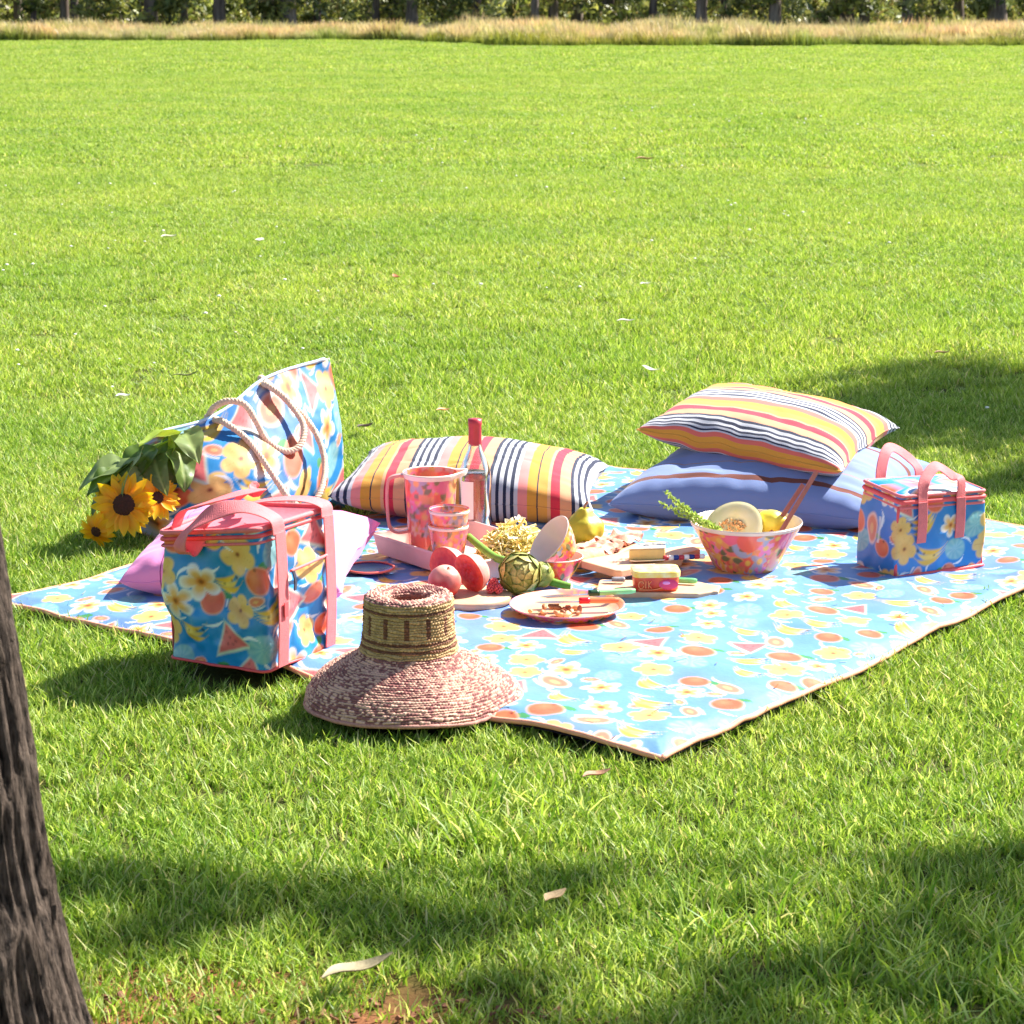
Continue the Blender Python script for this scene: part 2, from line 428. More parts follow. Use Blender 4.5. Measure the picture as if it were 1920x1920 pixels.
def ground():
    m, n, l, b = nodes('soil under the lawn')
    ge = n.new('ShaderNodeNewGeometry'); t = n.new('ShaderNodeTexNoise'); t.inputs['Scale'].default_value = 2.2; t.inputs['Detail'].default_value = 8; t.inputs['Roughness'].default_value = .7
    l.new(ge.outputs['Position'], t.inputs['Vector'])
    cr = n.new('ShaderNodeValToRGB'); e = cr.color_ramp.elements
    e[0].position = .32; e[0].color = (*S(58, 54, 30), 1); e[1].position = .7; e[1].color = (*S(84, 92, 38), 1)
    l.new(t.outputs[0], cr.inputs[0])
    # bare mulchy soil round the foot of the near tree
    d = n.new('ShaderNodeVectorMath'); d.operation = 'DISTANCE'; d.inputs[1].default_value = (-.50, 2.72, GZ); l.new(ge.outputs['Position'], d.inputs[0])
    ad = n.new('ShaderNodeMath'); ad.operation = 'MULTIPLY_ADD'; ad.inputs[1].default_value = .35; l.new(t.outputs[0], ad.inputs[0]); l.new(d.outputs['Value'], ad.inputs[2])
    mr = n.new('ShaderNodeMapRange'); mr.inputs[1].default_value = .70; mr.inputs[2].default_value = .88; mr.inputs[3].default_value = 1; mr.inputs[4].default_value = 0; l.new(ad.outputs[0], mr.inputs[0])
    mx = n.new('ShaderNodeMix'); mx.data_type = 'RGBA'; l.new(mr.outputs[0], mx.inputs[0]); l.new(cr.outputs[0], mx.inputs[6]); mx.inputs[7].default_value = (*S(128, 84, 56), 1)
    l.new(mx.outputs[2], b.inputs['Base Color']); b.inputs['Roughness'].default_value = .95; b.inputs['Specular IOR Level'].default_value = .1
    bumpit(n, l, b, 60, .8, dist=.01)
    ys = np.concatenate([np.linspace(-6, 12, 60), np.linspace(13, 100, 40), [140, 220, 400, 900]]); xs = np.concatenate([[-600, -200, -80], np.linspace(-40, 40, 81), [80, 200, 600]])
    X, Y = np.meshgrid(xs, ys, indexing='ij')
    V = np.c_[X.ravel(), Y.ravel(), np.full(X.size, GZ)]
    V[:, 2] += .004 * vnoise(V * 3, 5) * (np.abs(V[:, 0]) < 5)
    o = bpy.data.objects.new('ground', mesh('ground', V, gq(len(xs), len(ys)), m)); COL.objects.link(o); o['kind'] = 'structure'
ground()

PROTO = {}
def blades(n, ext, h, w, lean, seed, pal, disc=True, segs=2, clump=9.):
    g = np.random.default_rng(seed)
    if disc:
        rr = ext * np.sqrt(g.random(n)); a = g.random(n) * 6.283; bx, by = rr * np.cos(a), rr * np.sin(a)
    else:
        bx, by = (g.random((2, n)) - .5) * ext * 2.0
    H = h[0] + (h[1] - h[0]) * g.random(n) ** 1.6; W = w * (.7 + .6 * g.random(n)); yaw = g.random(n) * 6.283; ld = g.random(n) * 6.283
    ln = lean * (.3 + 1.0 * g.random(n))
    wx, wy = np.cos(yaw) * W / 2, np.sin(yaw) * W / 2; lx, ly = np.cos(ld) * ln * H, np.sin(ld) * ln * H
    if not disc:                                    # clumped growth inside a patch: taller tussocks, thin gaps
        cl = vnoise(np.c_[bx * clump, by * clump, np.full(n, seed)], seed); H = H * np.clip(1 + .38 * cl, .4, 1.6); H = np.where(cl < -.55, H * .45, H)
    def P(f, wf):
        dz = H * (f - .25 * np.minimum(ln, 1.2) * f * f)
        return np.c_[bx + lx * f * f + wx * wf, by + ly * f * f + wy * wf, dz]
    if segs == 2:
        V = np.stack([P(0, -.7), P(0, .7), P(.5, 1), P(.5, -1), P(1, 0)], 1).reshape(-1, 3); k = 5
        o = np.arange(n)[:, None] * 5; F = [o + A([0, 1, 2, 3]).astype(int), o + A([3, 2, 4]).astype(int)]
    else:
        V = np.stack([P(0, -.7), P(0, .7), P(.35, 1), P(.35, -1), P(.7, .8), P(.7, -.8), P(1, 0)], 1).reshape(-1, 3); k = 7
        o = np.arange(n)[:, None] * 7; F = [o + A([0, 1, 2, 3]).astype(int), o + A([3, 2, 4, 5]).astype(int), o + A([5, 4, 6]).astype(int)]
    pr = A([p for p, c in pal]); ci = g.choice(len(pal), n, p=pr / pr.sum()); cc = A([c for p, c in pal])[ci] * (.75 + .5 * g.random(n))[:, None]
    return V, F, np.repeat(cc, k, 0)

LAWN_MAT = leafmat('grass blade', tl=.42, rough=.5, spec=.36, wscale=.6, boost=1.35, tint=((.86, .94, .84), (1.16, 1.09, 1.14)))
G1, G2, G3, G4, ST, DK = S(127, 155, 52), S(153, 174, 74), S(100, 137, 40), S(177, 192, 110), S(200, 190, 138), S(64, 104, 26)
PAL_NEAR = [(.30, G1), (.28, G2), (.14, G3), (.19, G4 * 1.1), (.06, ST), (.03, DK)]
PAL_FAR = [(.38, G1), (.32, G2), (.1, G3), (.16, G4), (.04, ST)]

def collection(name, meshes):
    c = bpy.data.collections.new(name)
    for k, me in enumerate(meshes):
        o = bpy.data.objects.new('%s_%02d' % (name, k), me); c.objects.link(o)
    return c

def scatter(name, pts, rot, scl, idx, coll, label=None, cat=None, kind='stuff'):
    me = bpy.data.meshes.new(name); me.from_pydata([tuple(p) for p in pts], [], [])
    for nm, ty, key, val in (('rot', 'FLOAT_VECTOR', 'vector', rot), ('scl', 'FLOAT_VECTOR', 'vector', scl), ('pick', 'INT', 'value', idx)):
        at = me.attributes.new(nm, ty, 'POINT'); at.data.foreach_set(key, np.asarray(val, np.int32 if ty == 'INT' else np.float32).ravel())
    o = bpy.data.objects.new(name, me); COL.objects.link(o); o['kind'] = kind
    if label: o['label'] = label
    if cat: o['category'] = cat
    ng = bpy.data.node_groups.new(name, 'GeometryNodeTree')
    ng.interface.new_socket('Geometry', in_out='INPUT', socket_type='NodeSocketGeometry'); ng.interface.new_socket('Geometry', in_out='OUTPUT', socket_type='NodeSocketGeometry')
    N = ng.nodes; L = ng.links
    gi = N.new('NodeGroupInput'); go = N.new('NodeGroupOutput'); ip = N.new('GeometryNodeInstanceOnPoints'); ci = N.new('GeometryNodeCollectionInfo')
    ci.inputs[0].default_value = coll; ci.inputs[1].default_value = True; ci.inputs[2].default_value = True
    def na(nm, ty):
        a = N.new('GeometryNodeInputNamedAttribute'); a.data_type = ty; a.inputs[0].default_value = nm
        return a.outputs[0]
    L.new(gi.outputs[0], ip.inputs['Points']); L.new(ci.outputs[0], ip.inputs['Instance']); ip.inputs['Pick Instance'].default_value = True
    L.new(na('pick', 'INT'), ip.inputs['Instance Index']); L.new(na('scl', 'FLOAT_VECTOR'), ip.inputs['Scale'])
    e2r = N.new('FunctionNodeEulerToRotation'); L.new(na('rot', 'FLOAT_VECTOR'), e2r.inputs[0]); L.new(e2r.outputs[0], ip.inputs['Rotation'])
    L.new(ip.outputs[0], go.inputs[0])
    md = o.modifiers.new('scatter', 'NODES'); md.node_group = ng
    return o

HATC = A([-.2, 4.565]); ESK = [(-.53, 4.70), (-.72, 4.82), (-.59, 5.06), (-.36, 4.95)]
TOTEP = [(-.92, 6.0), (-.60, 6.1), (-.43, 6.42), (-.56, 6.6), (-1.0, 6.2)]
STRP = [(-.45, 6.18), (.2, 6.0), (.24, 6.48), (-.39, 6.64)]
BLUP = [(.25, 6.2), (.90, 5.95), (1.13, 6.5), (.48, 6.75)]
def lawn():
    g = np.random.default_rng(11)
    # near lawn: single tufts, kept clear of the rug and of the things that stand on the grass
    near = collection('lawn_tuft', [mesh('tuft', *blades(26, .034, (.018, .044), .0030, .8, 100 + k, PAL_NEAR)[:2], LAWN_MAT, blades(26, .034, (.018, .044), .0030, .8, 100 + k, PAL_NEAR)[2]) for k in range(6)] +
                      [mesh('long_tuft', *blades(16, .03, (.04, .082), .0036, .75, 200 + k, PAL_NEAR, segs=3)[:2], LAWN_MAT, blades(16, .03, (.04, .082), .0036, .75, 200 + k, PAL_NEAR, segs=3)[2]) for k in range(3)])
    Y0, Y1 = 2.3, 8.2
    n = 88000
    y = Y0 + (Y1 - Y0) * g.random(n); hw = .215 * Y1 + 2.9; x = (g.random(n) * 2 - 1) * hw
    keep = np.abs(x) < .215 * y + 2.9
    P = np.c_[x, y][keep]
    bad = in_poly(P, [RUG['L'], RUG['N'], RUG['R'], RUG['B']], -.026) | (np.hypot(*(P - HATC).T) < .165) | in_poly(P, ESK) | in_poly(P, TOTEP) | in_poly(P, STRP, -.02) | in_poly(P, BLUP, -.02)
    bad |= np.hypot(P[:, 0] + .80, P[:, 1] - 2.9) < .24
    soil = np.hypot(P[:, 0] + .50, P[:, 1] - 2.72) + .2 * vnoise(np.c_[P * 7, np.zeros(len(P))], 3)
    bad |= (soil < .47) & (g.random(len(P)) < .8)
    bald = vnoise(np.c_[P * 2.2, np.ones(len(P))], 9)
    bad |= (bald < -.62) & (g.random(len(P)) < .5) & (P[:, 1] < 4)
    P = P[~bad]; n = len(P)
    lush = vnoise(np.c_[P * 2.6, np.full(n, 4.)], 21) + .6 * np.exp(-(((P[:, 0] + .45) / .35) ** 2 + ((P[:, 1] - 3.6) / .22) ** 2)) + .5 * np.exp(-(((P[:, 0] - .45) / .4) ** 2 + ((P[:, 1] - 3.2) / .3) ** 2))
    longp = np.clip((lush - .25) * .55, 0, .5) * np.clip((4.35 - P[:, 1]) / .7, 0, 1)
    isl = g.random(n) < longp
    idx = np.where(isl, 6 + g.integers(0, 3, n), g.integers(0, 6, n))
    s = (.8 + .35 * g.random(n)) * (1 + .15 * lush); s = np.clip(s, .6, 1.35)
    rot = np.c_[(g.random((n, 2)) - .5) * .3, g.random(n) * 6.283]
    scatter('lawn_grass', np.c_[P, np.full(n, GZ - .002)], rot, np.c_[s, s, s], idx, near, 'short green lawn grass round the picnic rug', 'grass')
    # the lawn further out: patches of blades, coarser with distance
    def ring(name, y0, y1, step, n_b, h, w, seed, nvar=4, lean=.75):
        pr = collection(name + '_patch', [mesh(name, *(lambda b: (b[0], b[1], LAWN_MAT, b[2]))(blades(n_b, step * .62, h, w, lean, seed + k, PAL_FAR, disc=False, clump=9. if step < .8 else 5. if step < 1.5 else 2.5))) for k in range(nvar)])
        q = []
        yy = y0
        while yy < y1:
            hw = .215 * yy + 4.5 + step; m = int(math.ceil(2 * hw / step))
            for k in range(m): q.append((-hw + (k + .5) * 2 * hw / m + g.uniform(-.15, .15) * step, yy + step / 2 + g.uniform(-.12, .12) * step))
            yy += step
        q = A(q); n = len(q); rz = g.integers(0, 4, n) * (math.pi / 2) + g.uniform(-.25, .25, n)
        s = .92 + .16 * g.random(n); hs = s * (1 + .22 * vnoise(np.c_[q * .9, np.zeros(n)], seed))
        scatter(name, np.c_[q, np.full(n, GZ - .002)], np.c_[np.zeros((n, 2)), rz], np.c_[s, s, hs], g.integers(0, nvar, n), pr, {'lawn_grass_middle': 'sunlit green lawn grass behind the picnic', 'lawn_grass_far': 'pale green mown grass across the open field', 'lawn_grass_edge': 'pale yellow green grass at the far side of the field'}[name], 'grass')
    ring('lawn_grass_middle', 8.1, 19, .5, 4300, (.018, .048), .0040, 300)
    ring('lawn_grass_far', 19, 42, 1.0, 6200, (.02, .052), .0072, 320)
    ring('lawn_grass_edge', 42, 72, 2.0, 8200, (.025, .06), .014, 340)
lawn()

# ------------------------------------------------------------------ materials used by the picnic
PVC = cm('printed wipe-clean cloth', rough=.36, bump=.12, bscale=160, spec=.5, var=.06)
RUGM = cm('printed rug fabric', rough=.5, bump=.35, bscale=90, spec=.4, var=.06)
PVCM = cm('printed soft cloth', rough=.62, bump=.12, bscale=160, spec=.3, var=.06)
PINKWEB = pm('pink webbing', S(228, 116, 118), .7, .08, 60, .7, bscale=420)
CORAL = pm('coral zip tape', S(232, 84, 86), .55, .1, 60, .3, bscale=400)
BINDING = pm('peach rug binding', S(236, 160, 130), .7, .1, 50, .4, bscale=400)
BACKING = pm('dark rug backing', S(60, 52, 60), .8, .1)
MELAMINE = cm('floral melamine', rough=.22, bump=.0, spec=.5, coat=.4, var=.03)
CREAM = pm('cream melamine inside', S(236, 216, 200), .3, .05, 20, 0, coat=.3)
WOOD = pm('pale board wood', S(226, 186, 150), .55, .1, 14, .25, bscale=80, col2=S(206, 160, 122))
WOODD = pm('brown handle wood', S(150, 96, 66), .5, .15, 20, .25)
STEEL, _n, _l, _b = nodes('steel'); _b.inputs['Metallic'].default_value = 1; _b.inputs['Base Color'].default_value = (.62, .62, .64, 1); _b.inputs['Roughness'].default_value = .28; bumpit(_n, _l, _b, 200, .05)
def solid(name, c, rough=.35, **k): return pm(name, S(*c), rough, .06, 25, .05, **k)

STRIPE_T = ([(.030, NAVY), (.036, WHITE)] * 4 + [(.085, S(220, 134, 128)), (.085, S(204, 146, 56)), (.012, NAVY), (.085, S(208, 152, 70)), (.03, S(212, 160, 118)), (.082, S(198, 50, 68)), (.105, S(212, 150, 112))])
STRIPE2 = stripemat('woven stripe cotton without line', [(w, S(206, 104, 92) if k == 8 else c) for k, (w, c) in enumerate(STRIPE_T) if w != .012], .212)
STRIPE = stripemat('woven multi stripe cotton', STRIPE_T, .212)
BROWN = S(108, 54, 42)
BLUEST = stripemat('blue cotton with brown stripes', [(.43, S(116, 134, 178)), (.06, BROWN), (.22, S(114, 132, 176)), (.014, S(150, 116, 104)), (.286, S(112, 130, 175))], .33)
PINKST = stripemat('pink cotton with fine lines', [(.46, S(236, 140, 192)), (.012, S(150, 50, 110)), (.5, S(236, 136, 190))], .24)

# ------------------------------------------------------------------ the rug
def rug_point(u, v):
    """u along N->L, v along N->R, both 0..1"""
    N, L, Rr, B = (RUG[k] for k in 'NLRB'); u = np.asarray(u, float)[..., None]; v = np.asarray(v, float)[..., None]
    P = N * (1 - u) * (1 - v) + L * u * (1 - v) + Rr * (1 - u) * v + B * u * v
    u = u[..., 0]; v = v[..., 0]
    e1 = unit((RUG['R'] - RUG['N'])); e2 = unit(RUG['L'] - RUG['N'])
    wav = .006 * np.sin(v * 13 + .8) * (1 - u) ** 3 + .006 * np.sin(v * 31) * (1 - u) ** 6
    wav2 = .008 * np.sin(u * 11 + 1) * (1 - v) ** 4
    P = P + wav[..., None] * e2 + wav2[..., None] * e1
    X = np.c_[P.reshape(-1, 2), np.zeros(P.size // 2)]
    z = .006 + .0085 * fbm(X * 2.6, 41, 2) + .0025 * fbm(X * 11, 43, 2)
    z += .012 * np.exp(-((X[:, 0] - 1.22) / .1) ** 2 - ((X[:, 1] - 5.62) / .35) ** 2)      # soft ridge beyond the lunch bag
    z += .006 * np.maximum(0, np.sin(X[:, 0] * 7.3 + X[:, 1] * 3.1)) ** 6
    for k in (.25, .5, .75):                          # creases left from folding
        z += .0045 * np.exp(-np.abs(u.ravel() - k + .004 * vnoise(X * 5, 3)) / .007) * (.5 + .5 * vnoise(X * 2, 61)) - .003 * np.exp(-np.abs(v.ravel() - k) / .006) * (.5 + .5 * vnoise(X * 2, 63))
    z += .004 * np.maximum(0, 1 - 7 * np.abs(vnoise(X * A([1.6, 4.2, 1]) + 3, 67)))
    edge = np.minimum(np.minimum(u, 1 - u), np.minimum(v, 1 - v)).ravel()
    z += -.006 * np.exp(-edge / .03)
    z += np.where(edge < .02, -.006 * (1 - edge / .02), 0) + np.exp(-edge / .03) * .006 * vnoise(X * 6, 77)
    return np.c_[X[:, :2], z]

def rugz(x, y):
    return .004 + .003

def build_rug():
    t = thing('picnic_rug', 'bright blue picnic rug printed with fruit and flowers, spread on the lawn', 'rug', (.25, 5.6, 0))
    nu, nv = 440, 530
    U, Vv = np.meshgrid(np.linspace(0, 1, nu), np.linspace(0, 1, nv), indexing='ij')
    V = rug_point(U, Vv)
    C = fruit_print(np.c_[U.ravel() * 1.82, Vv.ravel() * 2.18], 5, d=.100, size=.043, base=S(108, 158, 214), ink=.74)
    part('printed_top', V, gq(nu, nv), RUGM, t, C)
    Vb = V.reshape(nu, nv, 3)[::6, ::6]; a, b = Vb.shape[:2]; Vb = Vb.reshape(-1, 3) - A([0, 0, .012])
    part('backing', Vb, gq(a, b)[:, ::-1], BACKING, t)
    k = np.linspace(0, 1, 160)
    for uu, vv in ((k * 0, k), (k * 0 + 1, k), (k, k * 0), (k, k * 0 + 1)):
        p = rug_point(uu, vv) - A([0, 0, .002]); v, f = tube(p, .0056, 8)
        part('binding', v, f, BINDING, t)
build_rug()

# ------------------------------------------------------------------ cushions
def cushion(name, label, corners, thick, mat, s_of, seed, piping=None, n=84, sag=0., group=None):
    """corners: front-left, front-right, back-right, back-left (world); s_of(u, v) gives the stripe coordinate"""
    FL, FR, BR, BL = (A(c) for c in corners)
    root = thing(name, label, 'cushion', (FL + FR + BR + BL) / 4 - A([0, 0, thick * .45]), group)
    u, v = np.meshgrid(np.linspace(-1, 1, n), np.linspace(-1, 1, n), indexing='ij'); u = u.ravel(); v = v.ravel()
    u = np.sin(u * np.pi / 2) * .35 + u * .65; v = np.sin(v * np.pi / 2) * .35 + v * .65
    pu = u * (1 - .085 * (1 - v ** 2) * np.abs(u) ** 2); pv = v * (1 - .085 * (1 - u ** 2) * np.abs(v) ** 2)
    a = (pu + 1) / 2; b = (pv + 1) / 2
    base = (FL * ((1 - a) * (1 - b))[:, None] + FR * (a * (1 - b))[:, None] + BR * (a * b)[:, None] + BL * ((1 - a) * b)[:, None])
    nrm = unit(np.cross(FR - FL + BR - BL, BL - FL + BR - FR))
    prof = (np.clip(1 - u ** 2, 0, 1) * np.clip(1 - v ** 2, 0, 1)) ** .40
    X = np.c_[u * 2, v * 2, np.full(len(u), seed * 3.7)]
    edge = np.maximum(np.abs(u), np.abs(v))
    puck = np.sin(np.where(np.abs(u) > np.abs(v), v, u) * 34 + seed + 2 * vnoise(X * 2, seed)) * np.clip((edge - .55) / .45, 0, 1) * np.clip((1 - edge) * 9, 0, 1)
    wr = .062 * fbm(X * 1.0, seed, 3) * prof + .015 * puck - .07 * np.maximum(0, 1 - 5 * np.abs(vnoise(X * A([1.3, 2.1, 1]) + 7, seed + 5))) * prof ** 2 * np.clip(edge * 1.6, 0, 1)
    wob = .006 * vnoise(X * 2.5, seed + 9) * np.clip(edge * 2 - 1, 0, 1)
    top = base + nrm * (thick * .52 * (prof + wr) + wob)[:, None]
    bot = base - nrm * (thick * .48 * (prof * (1 - sag) + wr * .6) - wob)[:, None]
    flr = min(FL[2], FR[2], BL[2], BR[2]) - thick * .46
    bot[:, 2] = np.maximum(bot[:, 2], flr)
    s = s_of(u, v)
    V, F = join([(top, gq(n, n)), (bot, gq(n, n)[:, ::-1])])
    cv = part('cover', V, F, mat, root, attrs={'S': np.concatenate([s, s])})
    i = np.arange(n); T = top.reshape(n, n, 3)
    loop = np.concatenate([T[:, 0], T[-1, 1:], T[::-1, -1][1:], T[0, ::-1][1:-1]])
    v2, f2 = tube(loop, .0022, 6, closed=True)
    part('seam', v2, f2, piping or mat, root, attrs={'S': np.repeat(np.concatenate([s.reshape(n, n)[:, 0], s.reshape(n, n)[-1, 1:], s.reshape(n, n)[::-1, -1][1:], s.reshape(n, n)[0, ::-1][1:-1]]), 6)})
    return root

cushion('striped_cushion', 'multicolour striped cushion lying flat on the grass behind the wine bottle', [(-.475, 6.17, .065), (.205, 6.01, .06), (.262, 6.50, .085), (-.40, 6.70, .08)], .2, STRIPE, lambda u, v: (u + 1) * .335 + .02, 3)
cushion('blue_cushion', 'blue cushion with thin brown stripes under another cushion', [(.25, 6.19, .045), (.905, 5.955, .05), (1.16, 6.50, .075), (.47, 6.74, .07)], .21, BLUEST, lambda u, v: (v + 1) * .28 + .088, 7)
cushion('striped_cushion', 'multicolour striped cushion stacked on top of the blue cushion', [(.335, 6.42, .195), (.83, 6.035, .155), (1.065, 6.60, .175), (.57, 6.93, .225)], .165, STRIPE2, lambda u, v: 1.06 + .121 - (v + 1) * .235 - .058 * (1 - np.exp(-(v + 1) * 30)), 12)
cushion('pink_cushion', 'bright pink cushion with fine dark lines behind the big cooler bag', [(-.885, 5.33, .045), (-.375, 5.20, .05), (-.315, 5.66, .105), (-.83, 5.80, .075)], .19, PINKST, lambda u, v: (u + 1) * .26 + .02, 21)

# ------------------------------------------------------------------ soft boxes (cooler bag, lunch bag)
def softbox(c0, ex, ey, w, d, h, n=(92, 92, 74), r=.03, seed=1, crumple=.008, tops=None, taper=.0):
    """perimeter x height grid; c0 near corner, ex/ey unit directions of the two visible faces"""
    per = []; c0 = A([*c0, 0]); ex = A([*ex, 0]); ey = A([*ey, 0])
    poly = rrect(w, d, r, 7); poly = A(poly) + A([w / 2, d / 2])
    L = np.r_[0, np.cumsum(np.linalg.norm(np.roll(poly, -1, 0) - poly, axis=1))]
    m = n[0] * 3; t = np.linspace(0, L[-1], m, endpoint=False); pp = np.r_[poly, poly[:1]]
    q = np.c_[np.interp(t, L, pp[:, 0]), np.interp(t, L, pp[:, 1])]
    hs = np.linspace(0, 1, n[2])
    cen = A([w / 2, d / 2])
    V = []; UV = []
    for z in hs:
        k = 1 + .03 * math.sin(z * math.pi) - taper * z
        qq = (q - cen) * k + cen
        hh = h if tops is None else (tops[0] * (1 - q[:, 0] / w) * (1 - q[:, 1] / d) + tops[1] * (q[:, 0] / w) * (1 - q[:, 1] / d) + tops[2] * (q[:, 0] / w) * (q[:, 1] / d) + tops[3] * (1 - q[:, 0] / w) * (q[:, 1] / d))
        zz = z * hh if tops is not None else np.full(m, z * h)
        P = c0 + qq[:, 0:1] * ex + qq[:, 1:2] * ey + np.c_[np.zeros((m, 2)), zz]
        nd = (q - cen); nd /= np.linalg.norm(nd, axis=1)[:, None]
        nn = nd[:, 0:1] * ex + nd[:, 1:2] * ey
        cr = crumple * (fbm(P * 13, seed, 3) + 1.2 * np.maximum(0, vnoise(P * A([9, 9, 16]) + 5, seed + 1)) ** 2) * math.sin(min(1, z * 1.1 + .05) * math.pi) ** .5
        P = P + nn * cr[:, None] + nn * (crumple * 1.3 * vnoise(P * 7.5 + 3, seed + 4) * math.sin(min(1, z + .02) * math.pi))[:, None]
        P = P + (ex * .9 - ey * .3) * crumple * .9 * z ** 2
        V.append(P); UV.append(np.c_[t, zz])
    return np.stack(V), np.stack(UV), m

def build_cooler():
    root = thing('cooler_bag', 'large blue fruit print cooler bag with pink straps beside the straw hat', 'bag', (-.52, 4.87, 0))
    c0 = A([-.492, 4.715]); ex = unit([-.209, .119]); ey = unit([.128, .235]); w, d, h = .245, .262, .285
    V, UV, m = softbox(c0, ex, ey, w, d, h, r=.018, seed=4, crumple=.016, tops=(.295, .262, .275, .292), n=(100, 0, 96))
    n = V.shape[0]
    C = fruit_print(UV.reshape(-1, 2) + A([.13, 0]), 71, d=.074, size=.038, base=S(24, 140, 206))
    body = part('body', V.reshape(-1, 3) + A([0, 0, .008]), [gq(n, m, False, True)[:, ::-1], np.array([list(range(m))])], PVC, root, C)
    top = V[-1] + A([0, 0, .008])
    cen = top.mean(0)
    # sunken lid
    rings = [top, top * .97 + cen * .03 - A([0, 0, .004]), top * .6 + cen * .4 - A([0, 0, .010]), top * .25 + cen * .75 - A([0, 0, .012]), top * .02 + cen * .98 - A([0, 0, .013])]
    LV = np.stack(rings); LV[2:4, :, 2] += .006 * vnoise(LV[2:4].reshape(-1, 3) * 14, 2).reshape(2, m)
    part('lid', LV.reshape(-1, 3), gq(5, m, False, True)[:, ::-1], pm('pink quilted lid', S(226, 112, 122), .6, .1, 30, .4), root)
    for nm, dz, rr, mt in (('rim_piping', -.002, .0055, PINKWEB), ('zip', -.016, .0045, CORAL), ('rim_band', -.030, .003, PINKWEB)):
        p = spline((top + (top - cen) * .012)[::4] + A([0, 0, dz]), 160, True); v, f = tube(p, rr, 8, closed=True); part(nm, v, f, mt, root)
    for k in (0, 1):
        b = V[2] + A([0, 0, .008]); 
    p = spline((V[1] + (V[1] - V[1].mean(0)) * .01)[::4] + A([0, 0, .004]), 140, True); v, f = tube(p, .003, 6, closed=True); part('base_piping', v, f, CORAL, root)
    E = lambda a, b, z: A([*(c0 + ex * a + ey * b), z])
    W = A([*ey, 0]); X = A([*ex, 0])
    # straps up the visible side face (the ey face), then over the lid as one long drooping handle
    for bb in (.045, .222):
        v, f = ribbon([E(-.009, bb, .012), E(-.013, bb, .10), E(-.012, bb, .2), E(-.008, bb, .288)], W, .036, .003, 40); part('strap', v, f, PINKWEB, root)
    for bb in (.045, .222):
        v, f = ribbon([E(w + .010, bb, .012), E(w + .013, bb, .10), E(w + .012, bb, .2), E(w + .008, bb, .275)], W, .036, .003, 40); part('strap', v, f, PINKWEB, root)
    # near handle: rises from the two straps and flops across the lid, its bight hanging over the shaded end
    up = A([0, 0, 1.])
    v, f = ribbon([E(-.006, .045, .286), E(.004, .040, .318), E(.060, .020, .338), E(.118, -.008, .326), E(.165, -.030, .288), E(.182, -.036, .252), E(.176, -.020, .238), E(.164, -.004, .262), E(.150, .020, .300), E(.110, .12, .322), E(.05, .19, .325), E(.004, .222, .312), E(-.006, .222, .288)],
                  [W, W, W * .9 + up * .3, W * .6 + up * .6, W * .5 - up * .1 + X * .6, W * .3 + X * .8, X * .9 - up * .1, X * .8 + up * .1, X * .5 + W * .6, W * .8, W, W, W], .042, .003, 120)
    part('handle', v, f, PINKWEB, root)
    v, f = ribbon([E(w + .006, .045, .275), E(w - .01, .05, .305), E(w - .06, .07, .325), E(w - .10, .13, .338), E(w - .10, .19, .335), E(w - .05, .222, .318), E(w + .006, .222, .278)], [W, W, W * .8 + X * .3, X + W * .2, X - W * .4, W, W], .034, .003, 90)
    part('handle', v, f, PINKWEB, root)
    # front pocket: piping and zip pull on the side face
    p = spline([E(-.016, .068, .205), E(-.018, .13, .208), E(-.014, .205, .21)], 30); v, f = tube(p, .0032, 8); part('pocket_piping', v, f, PINKWEB, root)
    v, f = ribbon([E(-.020, .072, .204), E(-.024, .073, .185), E(-.022, .074, .165)], W, .008, .003, 12); part('zip_pull', v, f, solid('dark zip pull', (46, 50, 70)), root)
    v, f = ribbon([E(-.018, .047, .145), E(-.018, .047, .13), E(-.018, .047, .115)], W, .014, .002, 10); part('patch', v, f, CORAL, root)
build_cooler()

